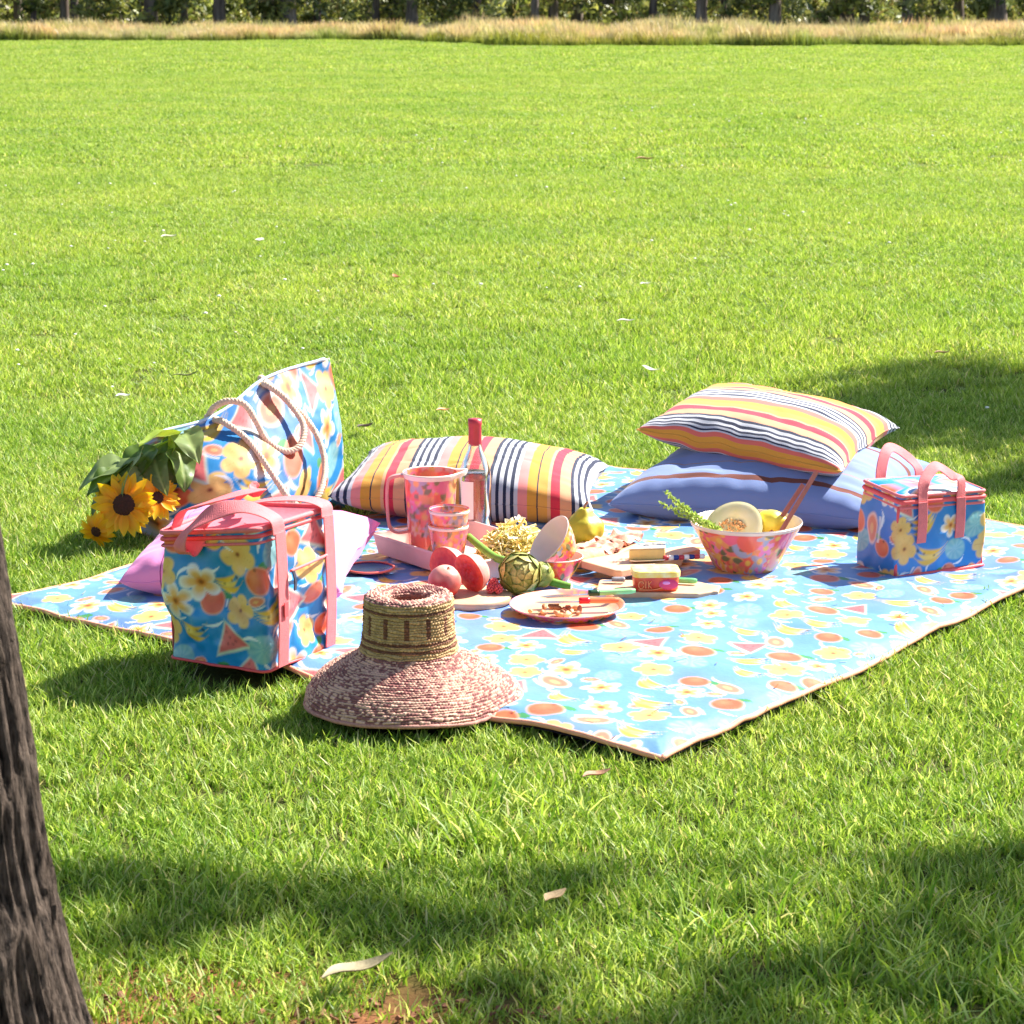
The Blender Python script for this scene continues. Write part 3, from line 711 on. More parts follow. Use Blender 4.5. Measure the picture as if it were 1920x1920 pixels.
def build_lunch():
    root = thing('lunch_bag', 'small blue fruit print lunch bag with pink trim beside the blue cushion', 'bag', (1.0, 5.7, 0))
    c0 = A([.893, 5.518]); ex = unit([.255, .150]); ey = unit([-.150, .255]); w, d, h = .268, .145, .186
    V, UV, m = softbox(c0, ex, ey, w, d, h, r=.008, seed=9, crumple=.006, taper=.05, n=(84, 0, 70), tops=(.190, .178, .192, .204))
    n = V.shape[0]
    C = fruit_print(UV.reshape(-1, 2) + A([.4, .3]), 33, d=.074, size=.037, base=S(22, 134, 206))
    part('body', V.reshape(-1, 3) + A([0, 0, .008]), [gq(n, m, False, True), np.array([list(range(m))[::-1]])], PVC, root, C)
    top = V[-1] + A([0, 0, .008]); cen = top.mean(0)
    rings = [top, top * .93 + cen * .07 + A([0, 0, .006]), top * .6 + cen * .4 + A([0, 0, .010]), top * .25 + cen * .75 + A([0, 0, .008]), top * .02 + cen * .98 + A([0, 0, .007])]
    LV = np.stack(rings).reshape(-1, 3)
    loc = np.c_[(LV[:, :2] - c0) @ ex, (LV[:, :2] - c0) @ ey]
    part('lid', LV, gq(5, m, False, True), PVC, root, fruit_print(loc, 90, d=.1, size=.05))
    for nm, dz, rr, mt in (('rim_piping', .002, .0042, PINKWEB), ('zip', -.012, .0062, CORAL), ('rim_piping', -.026, .0038, PINKWEB)):
        p = spline((top + (top - cen) * .008)[::3] + A([0, 0, dz]), 200, True); v, f = tube(p, rr, 8, closed=True); part(nm, v, f, mt, root)
    p = spline((V[1] + (V[1] - V[1].mean(0)) * .01)[::3] + A([0, 0, .004]), 200, True); v, f = tube(p, .0055, 8, closed=True); part('base_piping', v, f, CORAL, root)
    E = lambda a, b, z: A([*(c0 + ex * a + ey * b), z])
    k = .04
    for a, b in ((0.004, 0.004), (w - .004, .004), (.004, d - .004), (w - .004, d - .004)):
        zt = .175
        P = [E(a, b, .01), E(a + (w / 2 - a) * .03, b + (d / 2 - b) * .04, .09), E(a + (w / 2 - a) * .05, b + (d / 2 - b) * .05, zt)]
        v, f = tube(spline(P, 12), .0042, 8); part('corner_piping', v, f, CORAL, root)
    W = A([*ex, 0]); up = A([0, 0, 1.])
    for yb, o, zp in ((-.006, -1, .252), (d + .002, 1, .270)):
        a0, a1 = .070, .185
        for a in (a0, a1):
            v, f = ribbon([E(a, yb, .085), E(a, yb + o * .003, .13), E(a, yb + o * .002, .182)], W, .027, .003, 24); part('strap', v, f, PINKWEB, root)
        lean = .02 if o < 0 else .03
        v, f = ribbon([E(a0, yb, .178), E(a0 + .008, yb + lean * .4, .222), E(a0 + .034, yb + lean, zp - .006), E((a0 + a1) / 2 + .008, yb + lean * 1.4, zp + .004), E(a1 - .012, yb + lean, zp - .02), E(a1 + .004, yb + lean * .3, .222), E(a1, yb, .178)],
                      [W, W - A([*ey, 0]) * .2, W * .8 - up * .6 - A([*ey, 0]) * .5, -up * .8 - A([*ey, 0]) * .75, -W * .8 - up * .6 - A([*ey, 0]) * .5, -W - A([*ey, 0]) * .2, -W], .027, .003, 70)
        part('handle', v, f, PINKWEB, root)
build_lunch()

# ------------------------------------------------------------------ tote bag with rope handles
def patch(ctrl, nu, nv):
    c = A(ctrl); rows = np.stack([spline(r, nv) for r in c]); return np.stack([spline(rows[:, j], nu) for j in range(nv)], 1)

def build_tote():
    root = thing('tote_bag', 'tall blue fruit print tote bag with rope handles slumped on the grass', 'bag', (-.7, 6.25, -.02))
    front = [[(-.90, 6.03, -.02), (-.905, 6.015, .07), (-.905, 6.05, .16), (-.905, 6.11, .245)],
             [(-.755, 6.06, -.02), (-.735, 6.00, .09), (-.735, 6.05, .185), (-.77, 6.22, .270)],
             [(-.61, 6.13, -.02), (-.575, 6.12, .05), (-.575, 6.24, .19), (-.645, 6.38, .345)],
             [(-.45, 6.44, -.02), (-.452, 6.46, .10), (-.472, 6.50, .24), (-.498, 6.555, .372)]]
    back = [[(-1.00, 6.18, -.02), (-1.0, 6.19, .08), (-.98, 6.19, .15), (-.955, 6.18, .215)],
            [(-.86, 6.30, -.02), (-.85, 6.32, .1), (-.83, 6.32, .18), (-.80, 6.29, .245)],
            [(-.71, 6.46, -.02), (-.69, 6.48, .1), (-.68, 6.47, .2), (-.662, 6.43, .315)],
            [(-.56, 6.60, -.02), (-.54, 6.60, .12), (-.52, 6.60, .24), (-.502, 6.57, .352)]]
    nu, nv = 130, 110
    Fv = patch(front, nu, nv); Bv = patch(back, 60, nv)[::-1]
    ring = np.concatenate([Fv, Bv]); m = len(ring)
    n3 = ring.reshape(-1, 3)
    cr = .010 * fbm(n3 * 9, 6, 3) + .012 * np.abs(vnoise(n3 * A([10, 10, 4]), 8)) - .004
    dirn = np.concatenate([np.tile(unit([.55, -.8, .1]), (nu * nv, 1)), np.tile(unit([-.6, .8, 0]), (60 * nv, 1))])
    ring = (n3 + dirn * cr[:, None]).reshape(m, nv, 3)
    arc = np.cumsum(np.r_[0, np.linalg.norm(np.diff(ring[:, nv // 2], axis=0), axis=1)])
    uv = np.stack([np.repeat(arc[:, None], nv, 1), np.tile(np.linspace(0, .40, nv), (m, 1))], -1).reshape(-1, 2)
    C = fruit_print(uv, 15, d=.105, size=.056, ink=.58)
    part('body', ring.reshape(-1, 3), [gq(m, nv, True, False), (np.arange(m) * nv)[None, ::-1]], PVCM, root, C)
    rim = ring[:, -1]; v, f = tube(spline(rim[::5], 160, True), .0045, 8, closed=True); part('hem', v, f, pm('pale hem tape', S(196, 222, 236), .6), root)
    ROPE = pm('twisted cotton rope', S(216, 186, 160), .85, .15, 120, .6, bscale=260)
    h1 = [(-.765, 6.20, .262), (-.735, 6.155, .262), (-.673, 6.13, .218), (-.604, 6.095, .128), (-.568, 6.09, .075), (-.527, 6.11, .048), (-.494, 6.16, .085), (-.489, 6.235, .150), (-.522, 6.28, .227), (-.59, 6.315, .295), (-.645, 6.345, .330), (-.66, 6.375, .325)]
    h2 = [(-.790, 6.235, .262), (-.772, 6.21, .292), (-.735, 6.195, .312), (-.69, 6.19, .305), (-.66, 6.185, .262), (-.635, 6.19, .212), (-.59, 6.20, .180), (-.552, 6.225, .190), (-.545, 6.27, .236), (-.585, 6.31, .288), (-.63, 6.345, .322), (-.665, 6.39, .340)]
    for hh in (h1, h2):
        P = spline(hh, 150); T, N, B = frames(P); L = np.cumsum(np.r_[0, np.linalg.norm(np.diff(P, axis=0), axis=1)])
        ps = []
        for k in range(3):
            ph = L / .018 * 2 * np.pi / 1.5 + k * 2.094
            ps.append(tube(P + 0.0044 * (N * np.cos(ph)[:, None] + B * np.sin(ph)[:, None]), .0050, 7))
        v, f = join(ps); h = part('rope_handle', v, f, ROPE, root)
        for e in (0, -1):
            kv = lathe([(0, -.008), (.009, -.006), (.0115, 0), (.009, .006), (0, .008)], 14); part('knot', orient(kv[0], (.4, -.7, .4), P[e]), kv[1], ROPE, h)
build_tote()

# ------------------------------------------------------------------ sunflowers
PETAL = leafmat('sunflower petal', tl=.4, boost=1.15)
GREENLEAF = leafmat('sunflower leaf', tl=.3, boost=1.2)
def petal_mesh(seed, c1, c2):
    g = np.random.default_rng(seed); nu, nv = 9, 9
    t, s = np.meshgrid(np.linspace(0, 1, nu), np.linspace(-1, 1, nv), indexing='ij')
    w = .215 * np.sin(np.clip(t * 1.02, 0, 1) * np.pi) ** .75 * (1 - .25 * t) + .03 * (1 - t)
    V = np.stack([t, s * w, .16 * t ** 2 * g.uniform(-1.2, .6) + .22 * w * s ** 2 + .05 * t], -1).reshape(-1, 3)
    C = (A(c1) * (1 - t.ravel()[:, None]) + A(c2) * t.ravel()[:, None]) * (1 - .10 * np.abs(np.sin(s.ravel() * 5 + seed)) * (1 - .5 * t.ravel()))[:, None]
    return mesh('petal', V, gq(nu, nv), PETAL, C)
def bigleaf_mesh(seed, c, mat=None, curl=.5, ser=.0):
    g = np.random.default_rng(seed); nu, nv = 18, 11
    t, s = np.meshgrid(np.linspace(0, 1, nu), np.linspace(-1, 1, nv), indexing='ij')
    w = .40 * np.sin(np.clip(t, 0, 1) ** .62 * np.pi) ** .8 * (1 + ser * .1 * np.sin(t * 40)) + .012
    x = t; z = -curl * t ** 2 * .6 + .10 * np.abs(s) * w * 2.5 + .05 * np.sin(t * 9 + seed) * s
    V = np.stack([x, s * w, z + .04 * vnoise(np.c_[t.ravel() * 5, s.ravel() * 3, np.full(t.size, seed)], seed).reshape(t.shape)], -1).reshape(-1, 3)
    vein = np.clip(1 - np.abs(s) * 14, 0, 1).ravel()[:, None] * .5
    side = (np.clip(1 - np.abs(np.sin((t * 9 - np.abs(s) * 1.6) * 3.14)) * 5, 0, 1)).ravel()[:, None] * .3
    C = A(c) * (1 - vein - side).clip(0, 1) + (vein + side) * S(190, 206, 130)
    return mesh('leaf', V, gq(nu, nv), mat or GREENLEAF, C)
PET = [petal_mesh(k, S(250, 164, 6), S(254, 212, 30)) for k in range(4)] + [petal_mesh(9, S(246, 166, 12), S(252, 208, 40))]
LEAVES = [bigleaf_mesh(k, c, curl=cu) for k, (c, cu) in enumerate([(S(92, 118, 42), .6), (S(126, 144, 84), .9), (S(150, 172, 56), .5), (S(104, 120, 64), 1.1)])]
STEMM = pm('sunflower stem', S(140, 156, 84), .6, .15, 40, .3)
DISC = pm('sunflower disc', S(64, 30, 16), .9, .4, 220, .9, bscale=350)
def frame_to(z, spin=0):
    q = Vector(z).to_track_quat('Z', 'Y'); return q.to_matrix().to_4x4() @ Matrix.Rotation(spin, 4, 'Z')
def sunflower(c, face, rad, disc, stem, leaves, label, seed, npet=34, droop=.1):
    g = random.Random(seed)
    root = thing('sunflower', label, 'sunflower', (c[0], c[1], c[2] - rad), 'sunflowers in the tote bag')
    M0 = Matrix.Translation(Vector(c)) @ frame_to(face, seed)
    for layer in range(2):
        for k in range(npet // 2):
            a = 2 * math.pi * (k + .5 * layer) / (npet // 2) + g.uniform(-.1, .1); L = (rad - disc * .7) * g.uniform(.88, 1.12)
            M = M0 @ Matrix.Rotation(a, 4, 'Z') @ Matrix.Translation((disc * .75, 0, .002 - .004 * layer)) @ Matrix.Rotation(-g.uniform(-.05, .35) + droop, 4, 'Y') @ Matrix.Rotation(g.uniform(-.35, .35), 4, 'X') @ Matrix.Diagonal((L, L * 1.02, L, 1))
            inst('petal', g.choice(PET), M, root)
    v, f = lathe([(0, disc * .28), (disc * .5, disc * .3), (disc * .85, disc * .18), (disc * 1.0, 0), (disc * .8, -disc * .3), (0, -disc * .4)], 28, sub=16)
    v = v + (vnoise(v * 900, 4) * .0008)[:, None]
    d = part('flower_disc', (A(M0) @ np.c_[v, np.ones(len(v))].T).T[:, :3], f, DISC, root)
    z = unit(face)
    v, f = lathe([(0, -.012), (disc * .9, -.008), (disc * 1.25, .0), (disc * 1.3, .004)], 20); part('calyx', orient(v, z, A(c) - z * .006), f, STEMM, root)
    v, f = tube(spline([A(c) - z * .012] + [A(s) for s in stem], 30), np.linspace(.0042, .0062, 30), 8); part('stem', v, f, STEMM, root)
    for k in range(9):
        q = A(c) * (1 - (tt := g.uniform(.55, 1.0))) + A(stem[min(2, len(stem) - 1)]) * tt + A([g.gauss(0, .022), g.gauss(0, .02), g.uniform(-.01, .03)])
        leaves = leaves + [(q, (g.gauss(-.3, .6), g.uniform(-1, .1), g.gauss(-.1, .5)), g.uniform(.04, .075), g.randrange(4), g.uniform(-1, 1))]
    for (p, dr, s, k, roll) in leaves:
        M = Matrix.Translation(Vector(p)) @ Vector(dr).to_track_quat('X', 'Z').to_matrix().to_4x4() @ Matrix.Rotation(roll, 4, 'X') @ Matrix.Diagonal((s, s, s, 1))
        inst('leaf', LEAVES[k], M, root)
sunflower((-.966, 5.93, .095), (-.02, -.92, .30), .079, .029, [(-.95, 6.03, .15), (-.90, 6.10, .21), (-.80, 6.2, .22), (-.74, 6.28, .1)],
          [((-.93, 6.02, .21), (-.5, -.6, -.25), .12, 1, .4), ((-.90, 6.04, .22), (-.75, -.5, -.5), .13, 0, -.3), ((-.87, 6.06, .235), (-.3, -.6, -.8), .11, 2, .3), ((-.95, 6.02, .19), (-.9, -.3, -.5), .11, 3, .2), ((-.92, 6.0, .17), (-.2, -.8, -.4), .09, 1, -.5), ((-.84, 6.06, .25), (-.6, -.5, .15), .12, 2, .2), ((-.90, 6.02, .20), (.1, -.9, -.3), .10, 3, .5), ((-.98, 6.0, .16), (-.9, -.6, -.2), .10, 0, -.4)],
          'big open sunflower with wide dark centre drooping from the tote bag', 3)
sunflower((-.886, 5.955, .108), (.42, -.80, .42), .058, .017, [(-.90, 6.03, .16), (-.87, 6.1, .215), (-.80, 6.2, .2)],
          [((-.86, 6.05, .235), (.25, -.6, -.9), .12, 0, .2), ((-.84, 6.08, .245), (.1, -.55, -.5), .10, 2, -.4), ((-.87, 6.03, .17), (.1, -.4, -1), .11, 3, .4), ((-.83, 6.06, .255), (.35, -.8, -.1), .10, 1, .2), ((-.85, 6.03, .22), (.5, -.6, -.7), .11, 0, -.2)],
          'smaller sunflower with ragged petals tucked beside the violet side of the tote', 8, 28)
sunflower((-1.035, 5.915, .030), (-.25, -.78, -.18), .052, .014, [(-1.02, 5.99, .10), (-.96, 6.06, .19), (-.86, 6.15, .22), (-.78, 6.25, .15)],
          [((-1.0, 6.0, .15), (-.8, -.5, -.4), .10, 3, .3), ((-.97, 6.03, .18), (-.85, -.4, .05), .12, 1, -.2), ((-1.0, 5.98, .10), (-.4, -.6, -.7), .10, 0, .6)],
          'half closed sunflower hanging lowest, its head just above the grass', 14, 22, .55)

# ------------------------------------------------------------------ straw hat
def build_hat():
    root = thing('straw_hat', 'wide brimmed woven straw hat with open crown on the rug edge', 'hat', (HATC[0], HATC[1], 0))
    prof = spline([(.002, .140), (.030, .146), (.037, .170), (.043, .194), (.060, .200), (.077, .2005), (.0835, .193), (.0845, .17), (.0865, .13), (.092, .098), (.104, .081), (.127, .069), (.155, .053), (.182, .033), (.202, .011), (.207, .001), (.2075, -.006)], 280)
    L = np.r_[0, np.cumsum(np.linalg.norm(np.diff(prof, axis=0), axis=1))]
    prof = np.c_[np.interp(np.linspace(0, L[-1], 380), L, prof[:, 0]), np.interp(np.linspace(0, L[-1], 380), L, prof[:, 1])]
    s = np.linspace(0, L[-1], 380); m = 600
    T = np.gradient(prof, axis=0); T /= np.linalg.norm(T, axis=1)[:, None]; N2 = np.c_[-T[:, 1], T[:, 0]]; N2 *= np.sign((N2 * A([.35, 1])).sum(1))[:, None]
    row = .0060; th = np.linspace(0, 2 * np.pi, m, endpoint=False); TH, SS = np.meshgrid(th, s)
    Sw = SS + .0012 * np.sin(TH * 9 + SS * 260) + .0010 * vnoise(np.c_[np.cos(TH).ravel() * 9, np.sin(TH).ravel() * 9, SS.ravel() * 40], 5).reshape(TH.shape)
    rid = np.floor(Sw / row); fr = Sw / row - rid
    r0 = prof[:, 0:1]
    ns = np.maximum(24, np.round(2 * np.pi * r0 / .0068 / 4) * 4)
    ang = TH / (2 * np.pi) * ns + .5 * (rid % 2)
    cell = np.floor(ang); fa = ang - cell
    bump = np.sin(fr * np.pi) ** .7 * (.35 + .65 * np.abs(np.sin(fa * np.pi)) ** .8)
    rnd = (np.sin(cell * 127.1 + rid * 311.7) * 43758.5453) % 1
    disp = .0034 * bump + .0016 * rnd
    brim = np.clip((SS - .235) / .14, 0, 1)
    wob = brim ** 1.5 * (.010 * np.sin(3 * TH + .6) + .006 * np.sin(5 * TH + 2))
    rr = prof[:, 0:1] + N2[:, 0:1] * disp + wob * .7; zz = prof[:, 1:2] + N2[:, 1:2] * disp + wob * .5
    lx = 1.0 + 0 * brim
    X = rr * np.cos(TH) * lx; Y = rr * np.sin(TH); Z = np.maximum(zz, -.012)
    V = np.stack([X, Y, Z], -1)
    straw = S(210, 164, 142); pinkb = S(150, 96, 90); dark = S(58, 36, 34); olive = S(184, 150, 104); brn = S(118, 76, 56)
    rn = rnd[..., None]
    C = straw * (.75 + .4 * rn)
    C = np.where(rn < .46 + .3 * vnoise(np.stack([X, Y, Z], -1).reshape(-1, 3) * 22, 8).reshape(rn.shape), pinkb * (.8 + .5 * rn), C)
    crown = ((Z > .094) & (Z < .197) & (r0 > .08))[..., None]
    C = np.where(crown, olive * (.8 + .35 * rn), C)
    zb = Z[..., None]; ac = (np.floor(TH / (2 * np.pi) * 26) % 2)[..., None]
    C = np.where(crown & (zb > .132) & (zb < .172) & (ac > 0) & (np.abs((TH / (2 * np.pi) * 26 % 1) - .5)[..., None] < .22), brn * (.8 + .4 * rn), C)
    for zz0 in (.108, .121, .180):
        C = np.where(crown & (np.abs(zb - zz0) < .0034), brn * (.8 + .5 * rn), C)
    gap = np.clip(1 - bump * 2.4, 0, 1)[..., None]; C = C * (1 - gap) + dark * gap
    part('woven_straw', V.reshape(-1, 3) + A([*HATC, .006]), gq(380, m, False, True)[:, ::-1], cm('plaited straw', rough=.75, bump=.3, bscale=700, spec=.25, var=.15, vscale=60), root, C.reshape(-1, 3))
    Vi = V[::3, ::4] * A([.965, .965, 1]) - A([0, 0, .004]); a, b = Vi.shape[:2]
    part('inner_lining', Vi.reshape(-1, 3) + A([*HATC, .006]), gq(a, b, False, True), pm('inside of straw', S(150, 100, 84), .9, .3, 90, .5), root)
    p = V[-1][::4] + A([*HATC, .006]); p = spline(p, 180, True); p[:, 2] += .002; v, f = tube(p, .0042, 7, closed=True); part('brim_edge', v, f, pm('straw edging', S(186, 130, 116), .8, .25, 200, .6), root)
build_hat()

# ------------------------------------------------------------------ tableware and food on the rug
RZ = .008
ACRYL = cm('printed clear acrylic', rough=.15, bump=0, coat=.3, trans=.28, var=.03)
def ware(root, name, prof, c, seed, n=150, axis=(0, 0, 1), mat=None, sub=None, d=.028, size=.021, pale=0.):
    """printed lathed shell: the colour print wraps round the wall"""
    prof = spline(prof, sub or 110); v, f = lathe(prof, n)
    th = np.arctan2(v[:, 1], v[:, 0]); r = np.hypot(v[:, 0], v[:, 1]); rm = prof[:, 0].max()
    L = np.repeat(np.r_[0, np.cumsum(np.linalg.norm(np.diff(prof, axis=0), axis=1))], n)
    C = floral_print(np.c_[(th + np.pi) * rm, L], seed, d, size) * (1 - pale) + pale * S(250, 214, 206)
    return part(name, orient(v, axis, c) if axis != (0, 0, 1) else v + A(c), f, mat or MELAMINE, root, C)

TL = A([-.325, 5.765]); TN = A([-.100, 5.462]); TR = A([.105, 5.615]); TB = TL + TR - TN
def build_tray():
    root = thing('serving_tray', 'shallow pinkish paper tray holding the jug, tumblers and yellow salad', 'tray', (*((TL + TR) / 2), 0))
    M = pm('pinkish card', S(232, 196, 184), .6, .05, 20, .1)
    cor = A([TL, TN, TR, TB]); cen = cor.mean(0)
    out = lambda k, z: np.c_[cen + (cor - cen) * k, np.full(4, z)]
    t = .006
    inn = 1 - .012 / .15
    part('tray_floor', *join([(np.r_[out(.97, RZ), out(.97, RZ + .004)], [np.array([(3, 2, 1, 0), (4, 5, 6, 7), (0, 1, 5, 4), (1, 2, 6, 5), (2, 3, 7, 6), (3, 0, 4, 7)])])]), M, root, smooth=False)
    for k in range(4):
        a, b = cor[k], cor[(k + 1) % 4]; m = (a + b) / 2; e = b - a; L = np.linalg.norm(e); nrm = unit(m - cen); ang = math.atan2(e[1], e[0])
        v, f = box((*(m - nrm * .002), RZ + .026), (L - .002 * (k % 2), .004, .046), ang)
        v[4:, :2] += nrm * .010; v[4:, :2] += (v[4:, :2] - m) * .03
        w = part('tray_wall', v, f, M, root, smooth=False)
        v, f = tube(spline([(*(a + nrm * .010 + (a - m) * .03), RZ + .049), (*(m + nrm * .010), RZ + .049), (*(b + nrm * .010 + (b - m) * .03), RZ + .049)], 12), .004, 8); part('rolled_edge', v, f, M, w)
build_tray()

def build_jug():
    c = A([-.195, 5.715, RZ + .005])
    root = thing('jug', 'orange and pink floral print jug with a square handle', 'jug', c)
    ware(root, 'body', [(.046, 0), (.052, .004), (.055, .05), (.058, .11), (.0615, .17), (.064, .204), (.0625, .205), (.060, .17), (.056, .11), (.052, .05), (.045, .006), (0.001, .006)], c, 41, d=.034, size=.026, pale=.2, mat=ACRYL)
    v, f = lathe([(.0638, .196), (.0675, .206), (.0665, .210), (.0630, .206), (.0618, .196)], 64); 
    th = np.arctan2(v[:, 1], v[:, 0]); k = np.exp(-((th) / .35) ** 2); v[:, 0] += k * .022; v[:, 2] += k * .006
    part('rim', v + c, f, CREAM, root)
    hc = pm('clear pink handle plastic', S(244, 160, 150), .25, .05, 20, 0, trans=.25)
    v, f = ribbon([c + A(p) for p in ((-.058, 0, .198), (-.075, -.002, .2), (-.098, -.004, .192), (-.104, -.006, .165), (-.103, -.006, .11), (-.098, -.005, .075), (-.080, -.003, .062), (-.055, 0, .064))], (0, 1, 0), .020, .007, 60); part('handle', v, f, hc, root)
build_jug()

def tumbler(c, seed, label, h=.10):
    root = thing('tumbler', label, 'tumbler', c, 'stacked floral tumblers')
    ware(root, 'wall', [(.030, .002), (.034, .005), (.040, h * .5), (.0475, h), (.0455, h), (.038, h * .5), (.031, .008), (.001, .008)], A(c), seed, d=.026, size=.019, pale=.22, mat=ACRYL)
    v, f = lathe([(.0472, h - .004), (.0485, h), (.0478, h + .003), (.0458, h + .002), (.0455, h - .003)], 56); part('rim', v + A(c), f, CREAM, root)
tumbler((-.150, 5.606, RZ + .005), 51, 'lower pink floral tumbler with another tumbler nested in it')
tumbler((-.148, 5.606, RZ + .046), 57, 'upper pink floral tumbler nested in the one below', .096)

def clearmat(name, through, body, w, rough):
    """clear glass or drink: light passes straight through (tinted), with a weaker body colour and a fresnel gloss"""
    m, n, l, b = nodes(name); t = n.new('ShaderNodeTexNoise'); t.inputs['Scale'].default_value = 14
    cr = n.new('ShaderNodeValToRGB'); cr.color_ramp.elements[0].color = (*(A(body) * .9), 1); cr.color_ramp.elements[1].color = (*A(body), 1); l.new(t.outputs[0], cr.inputs[0]); l.new(cr.outputs[0], b.inputs[0]); b.inputs['Roughness'].default_value = rough
    tp = n.new('ShaderNodeBsdfTransparent'); tp.inputs[0].default_value = (*A(through), 1)
    gl = n.new('ShaderNodeBsdfGlossy'); gl.inputs['Roughness'].default_value = rough; fr = n.new('ShaderNodeFresnel'); fr.inputs[0].default_value = 1.45
    a = n.new('ShaderNodeMixShader'); a.inputs[0].default_value = w; l.new(tp.outputs[0], a.inputs[1]); l.new(b.outputs[0], a.inputs[2])
    c = n.new('ShaderNodeMixShader'); l.new(fr.outputs[0], c.inputs[0]); l.new(a.outputs[0], c.inputs[1]); l.new(gl.outputs[0], c.inputs[2]); l.new(c.outputs[0], n['Material Output'].inputs[0])
    return m

def build_bottle():
    c = A([-.092, 5.945, RZ]); root = thing('wine_bottle', 'clear rose wine bottle with red foil cap before the striped cushion', 'bottle', c)
    gm = clearmat('clear bottle glass', (.97, .95, .93), (.9, .9, .9), .04, .12)
    outp = [(.001, .006), (.030, .003), (.039, .006), (.0405, .016), (.0405, .155), (.037, .178), (.028, .203), (.0185, .225), (.0155, .245), (.0150, .285), (.0165, .290), (.0165, .300), (.012, .301)]
    inp = [(.012, .299), (.0115, .245), (.0150, .226), (.0245, .203), (.0335, .178), (.037, .155), (.037, .018), (.030, .012), (.001, .016)]
    v, f = lathe(outp + inp, 56); part('glass', v + c, f, gm, root)
    wm = clearmat('rose wine', S(255, 160, 142), S(248, 120, 98), .62, .15)
    v, f = lathe([(.001, .017), (.029, .013), (.0364, .019), (.0364, .150), (.034, .168), (.001, .168)], 48); part('wine', v + c, f, wm, root)
    v, f = lathe([(.0162, .236), (.0166, .245), (.0160, .284), (.0174, .289), (.0174, .3015), (.001, .3025)], 40); part('foil_cap', v + c, f, pm('red foil', S(176, 50, 62), .35, .08, 60, .15), root)
    # label: a curved paper strip on the side that faces the rug, with a column of small marks
    def curved(a0, a1, z0, z1, r, nn=24):
        a = np.linspace(a0, a1, nn); V = np.concatenate([np.stack([r * np.cos(a), r * np.sin(a), np.full(nn, z)], 1) for z in (z0, z1)]); V2 = V * A([1.006, 1.006, 1])
        i = np.arange(nn - 1); F = np.stack([i, i + 1, nn + i + 1, nn + i], 1)
        return np.concatenate([V, V2]) , [F[:, ::-1], F + 2 * nn]
    v, f = curved(R(215), R(265), .055, .150, .0412); part('label', v + c, f, pm('white label paper', S(240, 228, 224), .6, .03), root)
    ink = solid('dusky red ink', (166, 70, 76), .6)
    for k in range(6):
        a = R(297); z = .142 - k * .0125
        v, f = curved(a - .08, a + .08, z, z + (.008 if k % 2 else .010), .0412, 6); part('label_mark', v + c, f, ink, root)
build_bottle()

def strands(n, c, ext, h, seed, cols, L=(.03, .06), w=.0022):
    """heap of fine curled shreds as one mesh"""
    g = np.random.default_rng(seed); ps = []; cc = []
    for k in range(n):
        a = g.random() * 6.283; r = math.sqrt(g.random()); x, y = r * math.cos(a) * ext[0], r * math.sin(a) * ext[1]
        z = h * (1 - r ** 2) * (.35 + .75 * g.random()) + .004
        d = g.normal(size=3); d[2] *= .45; d = unit(d); s = unit(np.cross(d, g.normal(size=3))); l = g.uniform(*L); b = g.uniform(-.6, .6)
        t = np.linspace(-.5, .5, 6)[:, None]; P = A([x, y, z]) + d * t * l + s * (t ** 2 - .1) * l * b * 1.6
        P[:, 2] = np.maximum(P[:, 2], .003)
        W = unit(np.cross(d, s)) * w * g.uniform(.7, 1.6)
        V = np.stack([P - W + s * w * .3, P + W + s * w * .3, P + W - s * w * .3, P - W - s * w * .3], 1).reshape(-1, 3)
        ps.append((V, gq(6, 4, False, True))); cc.append(np.tile(cols[g.integers(len(cols))] * g.uniform(.85, 1.1), (len(V), 1)))
    V, F = join(ps); return V + A(c), F, np.concatenate(cc)
FOOD = cm('food', rough=.45, bump=.15, bscale=250, spec=.4, var=.12, vscale=80)
v, f, c = strands(620, (.005, 5.665, RZ + .008), (.095, .088), .082, 4, [S(244, 226, 150), S(240, 216, 110), S(250, 240, 196), S(222, 212, 120), S(250, 236, 170)])
ang = math.atan2(*(TR - TN)[::-1])
o = single('shredded_salad', v, f, FOOD, 'heap of pale yellow shredded salad in the tray', 'salad', c, kind='stuff')

def blossom(c, face, s, label):
    root = thing('white_blossom', label, 'flower', c, 'blossoms on the salad')
    m = petal_mesh(31, S(244, 240, 226), S(250, 246, 240)) if not PROTO.get('wp') else PROTO['wp']; PROTO['wp'] = m
    M0 = Matrix.Translation(Vector(c)) @ frame_to(face)
    for k in range(5): inst('petal', m, M0 @ Matrix.Rotation(k * 1.2566, 4, 'Z') @ Matrix.Rotation(-.35, 4, 'Y') @ Matrix.Diagonal((s, s * 1.6, s, 1)), root)
    v, f = lathe([(0, .003), (.003, .002), (.003, -.004), (0, -.006)], 10); part('flower_centre', orient(v, face, c), f, solid('yellow stamen', (240, 190, 60), .7), root)
blossom((-.005, 5.70, .096), (-.2, -.6, .75), .019, 'small white blossom lying on the yellow salad')
blossom((.018, 5.72, .100), (.3, -.4, .85), .018, 'small white blossom lying on the yellow salad')

def lobed(prof, n, lobes, amp, c, seed, twist=0, noise=.0):
    v, f = lathe(prof, n, sub=36); th = np.arctan2(v[:, 1], v[:, 0]); r = np.hypot(v[:, 0], v[:, 1])
    k = 1 + amp * np.cos(lobes * th + twist) ; v[:, 0] *= k; v[:, 1] *= k
    if noise: v = v * (1 + noise * vnoise(v * 40, seed))[:, None]
    return v, f

